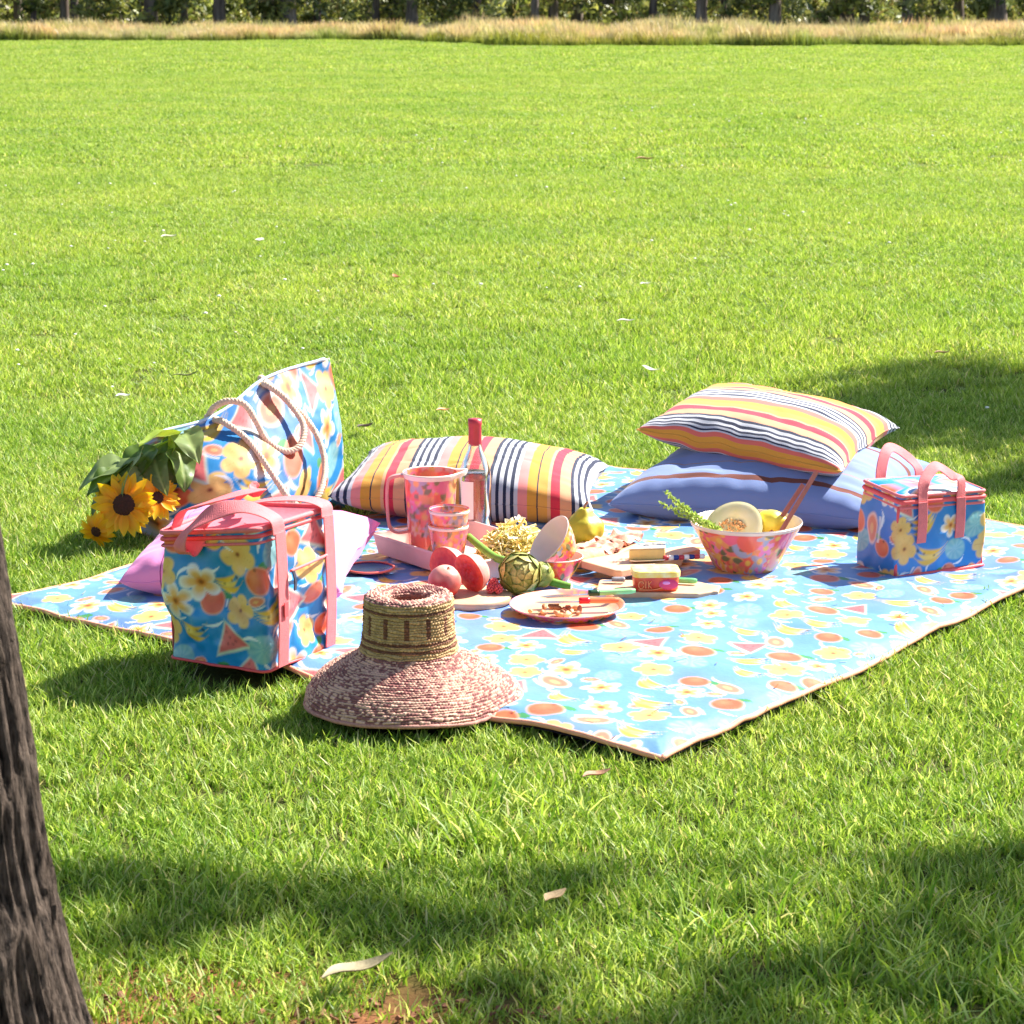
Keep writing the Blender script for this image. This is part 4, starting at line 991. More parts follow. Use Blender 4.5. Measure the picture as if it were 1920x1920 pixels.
def build_lime():
    root = thing('lime', 'cut green lime at the back of the tray', 'lime', (.055, 5.70, .055))
    v, f = lathe([(0, 0), (.014, .003), (.0215, .014), (.0225, .024)], 28, sub=14); part('peel', orient(v, (-.1, -.45, .9), (.055, 5.70, .052)), f, pm('lime peel', S(132, 160, 40), .4, .15, 60, .4), root)
    v, f = lathe([(.0225, .024), (.020, .0245), (.001, .0245)], 28); part('cut_face', orient(v, (-.1, -.45, .9), (.055, 5.70, .052)), f, pm('lime flesh', S(206, 220, 130), .3, .15, 80, .3), root)
build_lime()

def small_bowl(c, axis, label, seed):
    root = thing('small_bowl', label, 'bowl', c, 'small floral bowls')
    R0, H0 = .066, .060
    ware(root, 'printed_outside', [(.001, 0), (.026, .0), (.030, .003), (.045, .022), (.058, .045), (R0, H0)], c, seed, axis=axis, d=.03, size=.023)
    v, f = lathe(spline([(R0, H0), (R0 - .001, H0 + .0012), (R0 - .0035, H0), (.055, .045), (.042, .023), (.028, .007), (.001, .005)], 40), 60); part('cream_inside', orient(v, axis, c) if axis != (0, 0, 1) else v + A(c), f, CREAM, root)
small_bowl((.100, 5.485, RZ), (0, 0, 1), 'small floral bowl sitting upright under a tipped bowl', 61)
small_bowl((.130, 5.495, .072), (-.74, -.30, .60), 'small floral bowl tipped on its side, cream inside showing', 67)

def build_quince():
    c = A([.178, 5.875, RZ]); root = thing('quince', 'lumpy yellow green quince standing by the striped cushion', 'fruit', c)
    v, f = lobed([(.001, .002), (.020, .0), (.038, .010), (.0475, .032), (.043, .056), (.026, .074), (.017, .086), (.010, .093), (.001, .092)], 48, 5, .045, c, 3, .4, .05)
    part('skin', v + c, f, pm('quince skin', S(196, 180, 40), .5, .18, 40, .35, col2=S(168, 164, 40)), root)
    v, f = tube(spline([c + A([0, 0, .09]), c + A([.003, 0, .099]), c + A([.009, .002, .106])], 8), [.003] * 8, 7); part('stalk', v, f, WOODD, root)
build_quince()

# wooden boards
def board(outline, z, th, label, seed, name='chopping_board'):
    v, f = extr(outline, z, z + th); return single(name, v, f, WOOD, label, 'board', smooth=False, bev=.003)
# paddle board with its handle pointing back to the blue cushion
def oriented(pts, a, b):
    """outline in (along, across) between points a and b"""
    a = A(a); e = unit(A(b) - a); nn = A([-e[1], e[0]]); return [a + e * p + nn * q for p, q in pts]
board(oriented([(0, -.056), (.012, -.066), (.19, -.068), (.215, -.055), (.235, -.022), (.33, -.017), (.342, -.008), (.342, .008), (.33, .017), (.235, .022), (.215, .055), (.19, .068), (.012, .066), (0, .056)], (.155, 5.66), (.325, 5.98)), RZ, .016, 'pale paddle board with handle pointing to the blue cushion, under the ham', 1)
board(oriented([(0, -.06), (.01, -.07), (.20, -.068), (.24, -.03), (.30, -.026), (.308, .0), (.30, .03), (.24, .034), (.20, .07), (.01, .07), (0, .06)], (.20, 5.50), (.45, 5.70)), RZ + .0165, .018, 'thick pale board holding the cheese, handle towards the salad bowl', 2)
board(oriented([(0, -.05), (.008, -.058), (.23, -.056), (.262, -.030), (.275, -.030), (.278, .03), (.262, .033), (.23, .058), (.008, .058), (0, .05)], (.195, 5.385), (.47, 5.355)), RZ, .016, 'pale board under the dip tub', 3)
v, f = lathe([(.001, 0), (.088, 0), (.092, .003), (.092, .014), (.089, .017), (.001, .017)], 56)
single('round_board', v * A([1.06, .98, 1]) + A([-.098, 5.295, RZ]), f, WOOD, 'round wooden board under the peaches beside the straw hat', 'board')

def build_ham():
    HAM = pm('cured ham', S(214, 132, 112), .4, .1, 60, .3, sub=.15, col2=S(230, 178, 146))
    for k, (x, y, a, s, lab) in enumerate([(.188, 5.69, .9, .072, 'folded slice of pink cured ham at the near end of the paddle board'), (.225, 5.75, 1.2, .074, 'folded slice of pink cured ham in the middle of the paddle board'), (.262, 5.815, 1.0, .066, 'folded slice of pink cured ham nearest the paddle board handle')]):
        t, s2 = np.meshgrid(np.linspace(-1, 1, 40), np.linspace(-1, 1, 24), indexing='ij')
        z = .010 + .005 * np.sin(t * 7 + k + s2 * 1.2) + .004 * np.cos(s2 * 4 + k) + .006 * vnoise(np.c_[t.ravel() * 3, s2.ravel() * 3, np.full(t.size, k)], k).reshape(t.shape)
        rr = np.clip(1.15 - .18 * np.hypot(t, s2), 0, 2)
        X = np.c_[(t * rr * s).ravel(), (s2 * rr * s * .62).ravel()]; P = rot2(X, a, (x, y))
        V = np.c_[P, RZ + .018 + np.maximum(z.ravel(), .003)]
        v, f = join([(V, gq(40, 24)), (V - A([0, 0, .003]), gq(40, 24)[:, ::-1])])
        single('ham_slice', v, f, HAM, lab, 'ham', group='ham on the paddle board')
build_ham()
def build_bread():
    root = thing('bread_slice', 'pale crusty bread chunk lying against the ham on the paddle board', 'bread', (.2, 5.66, RZ + .02))
    v, f = lathe([(.001, -.055), (.018, -.052), (.026, -.03), (.028, 0), (.026, .03), (.018, .05), (.001, .053)], 26, sub=24); v = v * (1 + .08 * vnoise(v * 60, 4))[:, None]; v[:, 1] *= .75
    part('crust', orient(v, (.75, .62, .02), (.172, 5.605, RZ + .022 + .006)), f, pm('bread crust', S(232, 190, 140), .75, .12, 60, .5, col2=S(206, 150, 100)), root)
build_bread()
def build_cheese():
    root = thing('cheese_wedge', 'wedge of creamy cheese with pale rind on the thick board', 'cheese', (.315, 5.545, RZ + .035))
    P = rot2([(-.05, -.022), (.035, -.034), (.046, .0), (.035, .03), (-.01, .02)], .25, (.315, 5.56)); z0 = RZ + .0355
    v, f = extr(P, z0, z0 + .030); part('paste', v, f, pm('cheese paste', S(240, 206, 128), .5, .08, 40, .2, sub=.1), root, smooth=False, bev=.003)
    v, f = extr(P * 1.0 + (P - P.mean(0)) * .02, z0 + .0302, z0 + .0335); part('rind', v, f, pm('white rind', S(238, 226, 206), .8, .08, 80, .4), root, smooth=False, bev=.0015)
build_cheese()

def knife(a, b, z, hl, hc, label, ferrule=None, bw=.018, name='cheese_knife', beads=None):
    """blade from a, handle ends at b"""
    a = A(a); b = A(b); e = unit(b - a); L = np.linalg.norm(b - a); root = thing(name, label, 'knife', (*((a + b) / 2), z))
    o = oriented([(0, .0), (.012, -bw * .42), (.05, -bw * .5), (L - hl, -bw * .3), (L - hl, bw * .3), (.04, bw * .5), (.008, bw * .35)], a, b)
    v, f = extr(o, z + .004, z + .006); part('blade', v, f, STEEL, root, smooth=False)
    p0 = a + e * (L - hl - .004)
    if beads is None:
        v, f = tube([(*(p0 + e * t), z + .008) for t in np.linspace(0, hl, 12)], .0065 * A([.75, .9, 1, 1, 1, 1, 1, 1, 1.02, 1.05, 1.0, .7]), 12); v[:, 2] = z + (v[:, 2] - z); part('handle', v, f, solid(name + ' ' + label.split()[0] + ' handle', hc), root)
    else:
        for k, cc in enumerate(beads):
            q = p0 + e * (hl * (k + .5) / len(beads)); vv, ff = lathe([(0, -.5), (.8, -.48), (1, -.3), (1, .3), (.8, .48), (0, .5)], 12)
            vv = vv * A([.0062, .0062, hl / len(beads)]); part('bead', orient(vv, (*e, 0), (*q, z + .008)), ff, solid('bead %d %d %d' % cc, cc), root)
    if ferrule:
        v, f = tube([(*(p0 + e * t), z + .008) for t in np.linspace(-.002, .022, 5)], .0074, 12); part('ferrule', v, f, solid('ferrule %d %d' % ferrule[:2], ferrule), root)
zk = RZ + .0355
knife((.275, 5.52), (.455, 5.553), RZ + .036, .10, None, 'butter knife with red and white bead handle behind the dip tub', beads=[(190, 60, 66), (240, 236, 236), (40, 60, 140), (196, 60, 70), (240, 238, 238), (40, 56, 130), (200, 60, 70), (245, 245, 245)])
knife((.30, 5.41), (.425, 5.385), RZ + .017, .07, (120, 206, 130), 'mint green handled knife on the board beside the dip tub')
knife((.205, 5.40), (.262, 5.40), RZ + .017, .03, (150, 150, 156), 'plain steel spreader lying by the cheese board')
knife((.24, 5.60), (.47, 5.63), RZ + .036, .13, (30, 70, 160), 'deep blue handled knife lying beside the cheese') if False else None

def build_tub():
    c = A([.324, 5.352]); root = thing('dip_tub', 'small plastic dip tub with yellow lid and red label', 'tub', (*c, RZ + .016)); z0 = RZ + .0165; a = .06
    def ringstack(specs):
        P = []
        for w, h, r, z in specs: P.append(np.c_[rot2(rrect(w, h, r, 7), a, c), np.full(28, z)])
        return np.stack(P)
    V = ringstack([(.09, .062, .014, z0), (.098, .068, .016, z0 + .003), (.103, .072, .017, z0 + .034)])
    th = np.linspace(0, 1, 28)
    part('label_sleeve', V.reshape(-1, 3), [gq(3, 28, False, True), np.array([list(range(28))[::-1]])], pm('red orange label', S(206, 44, 40), .35, .1, 26, 0, col2=S(236, 106, 50)), root)
    V = ringstack([(.108, .077, .018, z0 + .0335), (.1085, .0775, .018, z0 + .044), (.106, .075, .017, z0 + .047), (.09, .06, .012, z0 + .0465)])
    part('lid', V.reshape(-1, 3), [gq(4, 28, False, True), np.array([list(range(84, 112))])], pm('yellow printed lid', S(250, 236, 170), .3, .05, 45, 0, col2=S(250, 206, 70)), root)
    # letters and pictures on the sleeve: raised ink shapes following the front wall
    fr = lambda x, z: (*rot2([(x, -.0362 - .0035 * (z - z0) / .034 * .6)], a, c)[0], z)
    ink = solid('orange lettering', (250, 150, 90), .4); pink = solid('pink fruit picture', (226, 60, 110), .4); lil = solid('lilac highlight', (236, 150, 210), .4)
    def stroke(pts, r, m, nm):
        v, f = tube(spline([A(fr(x, z0 + z)) for x, z in pts], 24), r, 6); part(nm, v, f, m, root)
    loopO = [(-.036 + .006 * math.cos(t), .017 + .0085 * math.sin(t)) for t in np.linspace(.3, 6.1, 9)]
    stroke(loopO, .0011, ink, 'letter'); stroke([(-.0255, .009), (-.0258, .017), (-.0255, .026)], .0012, ink, 'letter')
    stroke([(-.0195, .026), (-.0195, .017), (-.0195, .009)], .0011, ink, 'letter'); stroke([(-.013, .0255), (-.0185, .017), (-.0125, .009)], .0010, ink, 'letter')
    stroke([(-.042, .006), (-.01, .0055), (.012, .010)], .0012, ink, 'swash')
    v, f = lathe([(0, .0012), (.7, .001), (1, -.001)], 24); v = v * A([.022, .012, 1]); part('printed_fruit', orient(v, (*rot2([(0, -1)], a)[0], 0), fr(.026, z0 + .017)), f, pink, root)
    v, f = lathe([(0, .0018), (.7, .0015), (1, -.001)], 20); v = v * A([.011, .005, 1]); part('printed_fruit', orient(v, (*rot2([(0, -1)], a)[0], 0), fr(.021, z0 + .021)), f, lil, root)
build_tub()

# plate of nuts with two spreaders
def build_plate():
    c = A([.121, 5.185, RZ]); root = thing('dinner_plate', 'round floral plate with raised rim, nearest the open part of the rug', 'plate', c)
    ware(root, 'printed_outside', [(.001, 0), (.085, 0), (.1, .004), (.118, .016), (.127, .022)], c, 81, n=140, d=.03, size=.024)
    ware(root, 'printed_rim', [(.127, .022), (.1265, .0245), (.123, .023), (.1145, .0158)], c, 84, n=160, sub=14, d=.034, size=.027, pale=.3)
    v, f = lathe(spline([(.1145, .0158), (.112, .014), (.098, .007), (.08, .005), (.001, .005)], 36), 96); part('cream_inside', v + c, f, pm('warm cream glaze', S(222, 184, 136), .3, .08, 14, 0, coat=.3, col2=S(220, 164, 136)), root)
build_plate()
def nuts():
    g = np.random.default_rng(5); pal = [S(206, 150, 100), S(176, 112, 66), S(226, 180, 134), S(150, 96, 60), S(214, 130, 96)]
    v0, f0 = lathe([(.001, -1), (.5, -.8), (.75, -.2), (.7, .35), (.4, .8), (.001, 1)], 10, sub=8)
    for k in range(22):
        r = .062 * math.sqrt(g.random()); a = g.random() * 6.28; s = g.uniform(.008, .0115); p = A([.085 + r * math.cos(a) * 1.1, 5.175 + r * math.sin(a) * .8, RZ + .0055 + s * .5 + .008 * (1 - r / .065) * g.random()])
        v = orient(v0 * A([.72, .72, 1.15]) * s, (g.normal(), g.normal(), .25 * g.normal()), p)
        single('almond', v, f0, cm('nut skin', rough=.6, bump=.3, bscale=500, var=.2) if 'nut skin' not in bpy.data.materials else bpy.data.materials['nut skin'], 'small brown nut heaped on the floral plate', 'nut', np.tile(pal[k % 5], (len(v), 1)), group='nuts on the floral plate')
nuts()
knife((.062, 5.212), (.278, 5.26), RZ + .026, .105, (150, 220, 140), 'spreader with pale green handle laid across the floral plate', (26, 70, 34), name='spreader')
knife((.05, 5.178), (.238, 5.190), RZ + .022, .085, (244, 130, 80), 'spreader with orange handle and red collar on the floral plate', (222, 24, 40), name='spreader')

# peaches
PEACHM = cm('peach skin', rough=.5, bump=.15, bscale=200, var=.12, vscale=40)
BL = [(-.55, -.7, -.3), (-.4, -.75, -.45), (-.2, -.7, -.9)]  # red blush aimed at the shaded side, putting shade into the skin colour
def peach(c, r, k, face, label):
    root = thing('peach', label, 'peach', (c[0], c[1], c[2] - r), 'peaches on the round board')
    v, f = lathe([(.004, .86), (.25, .95), (.62, .80), (.92, .38), (1.0, -.05), (.88, -.5), (.55, -.85), (.2, -.96), (.001, -.97)], 48, sub=40)
    th = np.arctan2(v[:, 1], v[:, 0]); cl = np.exp(-(th / .16) ** 2) * np.clip(np.hypot(v[:, 0], v[:, 1]), 0, 1)
    v[:, :2] *= (1 - .10 * cl)[:, None]; v = v * (1 + .02 * vnoise(v * 3, k))[:, None]
    V = orient(v * r, face, c); nn = (V - A(c)) / r; t = np.clip(.5 + .75 * (nn @ unit(BL[k])) + .25 * vnoise(nn * 2.5, k), 0, 1)[:, None]
    part('skin', V, f, PEACHM, root, S(236, 166, 146) * (1 - t) + S(168, 22, 24) * t)
    s = orient(tube(spline([(0, 0, .84), (.02, 0, .95), (.06, .02, 1.04)], 6), .05, 7)[0] * r, face, c); part('stalk', s, tube(spline([(0, 0, .84), (.02, 0, .95), (.06, .02, 1.04)], 6), .05, 7)[1], WOODD, root)
def peach_half(c, r, cut, k, label):
    """half fruit: rounded skin behind, flat red flesh facing 'cut'"""
    root = thing('peach_half', label, 'peach', (c[0], c[1], c[2] - r), 'peaches on the round board'); cut = unit(cut)
    v, f = lathe([(1, 0), (.985, -.18), (.86, -.52), (.6, -.80), (.25, -.95), (.001, -.97)], 44, sub=26); v = v * (1 + .035 * vnoise(v * 2.2, k))[:, None]
    t = np.clip(.35 + .5 * vnoise(v * 1.6 + 4, k), 0, 1)[:, None]; part('skin', orient(v * r, cut, c), f, PEACHM, root, S(236, 166, 150) * (1 - t) + S(222, 110, 100) * t)
    v, f = lathe([(1, 0), (.97, .012), (.7, .01), (.42, .008), (.3, .0), (.15, -.02), (.001, -.03)], 44, sub=36); rr = np.hypot(v[:, 0], v[:, 1]); v = v + A([0, 0, .02]) * vnoise(v * 7, k)[:, None]; v = v * (1 + .02 * vnoise(v * 2.2, k))[:, None]
    t = np.clip(1.75 - rr * 1.5 + .25 * vnoise(v * 9, k + 2), 0, 1)[:, None]; part('cut_flesh', orient(v * r, cut, A(c) + cut * .0006), f, PEACHM, root, S(228, 88, 58) * (1 - t) + S(182, 28, 32) * t)
peach_half((-.150, 5.395, RZ + .052), .050, (-.62, -.72, -.10), 0, 'red fleshed peach half at the back of the round board, touching the tray')
peach_half((-.096, 5.315, RZ + .017 + .043), .046, (-.68, -.62, -.25), 1, 'red fleshed peach half leaning in the middle of the round board')
peach((-.150, 5.268, RZ + .017 + .036), .037, 2, (.2, -.3, .9), 'whole pink peach half hidden behind the crown of the straw hat')
def raspberries():
    RB = pm('raspberry', S(206, 64, 76), .45, .2, 60, .3, sub=.15, col2=S(226, 110, 110))
    g = np.random.default_rng(8); s0, sf = lathe([(.001, -1), (.7, -.7), (1, 0), (.7, .7), (.001, 1)], 7)
    for k, (x, y, z) in enumerate([(-.048, 5.30, 0), (-.034, 5.318, 0), (-.030, 5.295, 0), (-.046, 5.325, 0), (-.04, 5.308, .012)]):
        ps = []
        for j in range(26):
            zz = 1 - 2 * (j + .5) / 26; a = j * 2.4; rr = math.sqrt(1 - zz * zz); ps.append((s0 * .0032 + A([rr * math.cos(a) * .0078, rr * math.sin(a) * .0078, zz * .009]), sf))
        v, f = join(ps); single('raspberry', v + A([x, y, RZ + .017 + .0115 + z]), f, RB, 'raspberry in the little heap on the round board', 'raspberry', group='raspberries on the round board')
raspberries()

# artichokes: every bract is a piece of its own
def bract_mesh(c, c2, seed):
    nu, nv = 10, 7; t, s = np.meshgrid(np.linspace(0, 1, nu), np.linspace(-1, 1, nv), indexing='ij')
    w = .46 * np.sin(np.clip(t * .86 + .14, 0, 1) * np.pi) ** .6
    V = np.stack([s * w, -.26 * (s * w) ** 2 * 2 - .30 * t ** 2 + .12 * t, t], -1).reshape(-1, 3); B = V - A([0, .07, 0]) * np.sin(np.pi * t.ravel())[:, None]
    C = A(c) * (1 - t.ravel()[:, None]) + A(c2) * t.ravel()[:, None]
    C = C * (1 - .3 * np.clip(1 - np.abs(s.ravel()) * 6, 0, 1)[:, None] * .5)
    v, f = join([(V, gq(nu, nv)), (B, gq(nu, nv)[:, ::-1])]); return mesh('bract', v, f, cm('artichoke bract', rough=.5, bump=.2, bscale=300, var=.15, tl=.15) if 'artichoke bract' not in bpy.data.materials else bpy.data.materials['artichoke bract'], np.r_[C, C])
BR = [bract_mesh(S(120, 136, 56), S(170, 172, 80), 0), bract_mesh(S(140, 150, 70), S(196, 184, 104), 1), bract_mesh(S(96, 120, 44), S(140, 150, 66), 2)]
ASTEM = pm('artichoke stem', S(120, 160, 50), .55, .15, 40, .3, col2=S(96, 140, 36))
def artichoke(c, axis, r, stem, label, seed, n=52, cut=True):
    g = random.Random(seed); root = thing('artichoke', label, 'artichoke', (c[0], c[1], c[2] - r), 'artichokes'); axis = unit(axis)
    M0 = Matrix.Translation(Vector(c)) @ frame_to(axis, seed)
    v, f = lathe([(.001, -.85), (.5, -.8), (.82, -.35), (.80, .2), (.5, .62), (.001, .8)], 24, sub=20); part('heart', orient(v * r * .9, axis, c), f, pm('artichoke inside', S(150, 148, 64), .6), root)
    for k in range(n):
        t = k / (n - 1); a = k * 2.39996
        pol = .12 + t * 1.95                        # angle from the tip
        p = A([math.sin(pol) * math.cos(a), math.sin(pol) * math.sin(a), math.cos(pol) * .95]) * r * .86
        s = r * (.50 + .42 * math.sin(min(1, t * 1.15) * math.pi)) * (1.0 if t > .1 else .8)
        open_ = .10 + .50 * t ** 2.2 + g.uniform(-.06, .06)
        tan = A([-math.cos(pol) * math.cos(a), -math.cos(pol) * math.sin(a), math.sin(pol)]); out = unit(p); d = unit(tan * math.cos(open_) + out * math.sin(open_))
        side = unit(np.cross(d, out)); nn = np.cross(side, d)
        q = p - d * s * .45
        Mr = Matrix([[side[0], nn[0], d[0], q[0]], [side[1], nn[1], d[1], q[1]], [side[2], nn[2], d[2], q[2]], [0, 0, 0, 1]])
        inst('bract', BR[g.choice((0, 1, 1, 2))], M0 @ Mr @ Matrix.Diagonal((s * 1.15, s, s, 1)), root)
    P = spline([A(c) - axis * r * .7] + [A(s) for s in stem], 30); v, f = tube(P, np.linspace(.0105, .0085, 30), 12); st = part('stem', v, f, ASTEM, root)
    e = unit(P[-1] - P[-2]); v, f = lathe([(.0086, 0), (.006, .0012), (.001, .0015)], 14); part('cut_end', orient(v, e, P[-1]), f, pm('cut stem pith', S(232, 232, 206), .6), st)
    return root
artichoke((.018, 5.345, .060), (.06, -.86, .34), .054, [(-.005, 5.44, .062), (-.040, 5.50, .062), (-.080, 5.575, .075), (-.102, 5.62, .084)], 'round artichoke facing forward, its long stem lying back over the tray', 4)
artichoke((.068, 5.395, .044), (-.75, .1, .55), .034, [(.100, 5.385, .028), (.135, 5.375, .022)], 'smaller artichoke with short cut stem below the tipped bowl', 9, 40)

# salad bowl and what is in it
BC = A([.553, 5.615, RZ])
def build_bowl():
    root = thing('salad_bowl', 'large orange and pink floral salad bowl with straight flared sides', 'bowl', BC)
    ware(root, 'printed_outside', [(.001, 0), (.066, 0), (.072, .003), (.090, .035), (.110, .072), (.129, .106)], BC, 91, n=200, d=.036, size=.028, sub=120, pale=.1)
    v, f = lathe(spline([(.1288, .1062), (.1325, .1125), (.1320, .1145), (.129, .113), (.108, .072), (.088, .037), (.068, .008), (.001, .006)], 50), 96); part('cream_inside', v + BC, f, CREAM, root)
build_bowl()
def build_melon():
    c = BC + A([-.03, .0, .100]); root = thing('melon_half', 'pale halved melon with seedy hollow resting in the salad bowl', 'melon', c - A([0, 0, .06])); ax = unit((-.30, -.62, .62))
    v, f = lathe([(.001, -.070), (.035, -.064), (.060, -.038), (.070, -.002), (.0705, .0)], 48, sub=24); part('rind', orient(v, ax, c), f, pm('netted rind', S(206, 200, 140), .7, .1, 120, .6, col2=S(226, 216, 170)), root)
    v, f = lathe([(.0705, 0), (.069, .001), (.060, .0015), (.034, .001), (.030, -.003), (.018, -.008), (.001, -.009)], 48); v[:, 0] *= 1.0
    th = np.arctan2(v[:, 1], v[:, 0]); flesh = part('flesh', orient(v, ax, c + ax * .0006), f, pm('melon flesh', S(226, 210, 146), .4, .05, 30, .2, sub=.15, col2=S(232, 218, 176)), root)
    g = np.random.default_rng(3); s0, sf = lathe([(.001, -1), (.5, -.5), (.6, .2), (.001, 1)], 7); ps = []
    for k in range(60):
        a = g.random() * 6.28; r = .03 * math.sqrt(g.random()); ps.append((orient(s0 * .0052 * A([.7, .35, 1]), g.normal(size=3), (1.25 * r * math.cos(a), .006 + .55 * r * math.sin(a), -.004 + .007 * g.random())), sf))
    v, f = join(ps); part('seeds', orient(v, ax, c), f, pm('melon seed', S(214, 156, 96), .45, .2, 90), root)
build_melon()
def build_lemon():
    c = BC + A([.058, .020, .108]); root = thing('lemon', 'yellow lemon resting in the salad bowl beside the melon', 'lemon', c - A([0, 0, .028]))
    v, f = lathe([(.001, -.046), (.007, -.043), (.014, -.036), (.026, -.018), (.029, 0), (.026, .019), (.013, .036), (.006, .043), (.001, .045)], 32, sub=30); part('peel', orient(v, (.9, -.3, .1), c), f, pm('lemon peel', S(246, 220, 70), .4, .08, 60, .5, bscale=400), root)
build_lemon()
def build_herbs():
    HM = leafmat('herb leaf', tl=.4, boost=1.2)
    g = np.random.default_rng(12)
    lm = mesh('leaflet', A([(0, 0, 0), (.45, .35, .05), (1, 0, .0), (.45, -.35, .05)]), [np.array([(0, 3, 2, 1)])], HM, np.tile(S(164, 186, 96), (4, 1)))
    lm2 = mesh('leaflet', A([(0, 0, 0), (.45, .35, .05), (1, 0, .0), (.45, -.35, .05)]), [np.array([(0, 3, 2, 1)])], HM, np.tile(S(140, 168, 84), (4, 1)))
    tips = [(.350, 5.60, .170), (.362, 5.62, .192), (.385, 5.60, .165), (.375, 5.64, .178), (.405, 5.61, .160)]
    labs = ['herb sprig sticking furthest out of the salad bowl', 'tallest herb sprig leaning out of the salad bowl', 'low herb sprig drooping over the salad bowl rim', 'herb sprig at the back of the bunch in the salad bowl', 'shortest herb sprig next to the melon']
    for (t, lab) in zip(tips, labs):
        base = BC + A([-.055, .0, .09]); root = thing('herb_sprig', lab, 'herb', base, 'herb sprigs in the salad bowl')
        P = spline([base, base * .5 + A(t) * .5 + A([0, 0, -.008]), A(t)], 40); v, f = tube(P, np.linspace(.0016, .0007, 40), 5); part('stem', v, f, pm('herb stem', S(150, 166, 84), .6) if 'herb stem' not in bpy.data.materials else bpy.data.materials['herb stem'], root)
        for k in range(3, 40):
            for j in range(3):
                d = unit(g.normal(size=3) + unit(P[-1] - P[0]) * .7); s = g.uniform(.007, .012)
                inst('leaflet', lm if g.random() < .6 else lm2, Matrix.Translation(Vector(P[k])) @ Vector(d).to_track_quat('X', 'Z').to_matrix().to_4x4() @ Matrix.Rotation(g.random() * 6, 4, 'X') @ Matrix.Scale(s, 4), root)
build_herbs()
def server(a, b, label):
    a = A(a); b = A(b); root = thing('salad_server', label, 'server', a, 'salad servers')
    m = pm('rose brown server', S(176, 104, 92), .4, .1, 30, .1) if 'rose brown server' not in bpy.data.materials else bpy.data.materials['rose brown server']
    v, f = ribbon([a * (1 - t) + b * t for t in (0, .35, .7, 1)], (.86, .4, -.3), .011, .0055, 30); part('handle', v, f, m, root)
    e = unit(a - b); v, f = lathe([(.001, -.004), (.014, -.002), (.022, .004), (.020, .006), (.012, .001), (.001, -.001)], 20); v = v * A([1, 1.5, 1]); part('spoon_end', orient(v, np.cross(e, (.86, .4, -.3)), a + e * .02), f, m, root)
server((.585, 5.60, .055), (.688, 5.64, .206), 'shorter salad server handle rising from the salad bowl')
server((.600, 5.575, .050), (.716, 5.615, .242), 'longer salad server handle rising highest from the salad bowl')

# coral rimmed saucer half hidden behind the tray
def build_saucer():
    c = A([-.335, 5.575, RZ]); root = thing('saucer', 'dark blue saucer with coral rim between the pink cushion and the tray', 'saucer', c)
    v, f = lathe([(.001, .002), (.034, .0), (.05, .006), (.058, .011), (.056, .012), (.046, .008), (.032, .005), (.001, .005)], 44); part('dish', v + c, f, solid('dark blue glaze', (46, 52, 110), .25), root)
    p = [c + A([.057 * math.cos(a), .057 * math.sin(a), .0115]) for a in np.linspace(0, 6.283, 48, endpoint=False)]; v, f = tube(p, .0028, 8, closed=True); part('rim', v, f, solid('coral rim', (236, 110, 90), .35), root)
build_saucer()

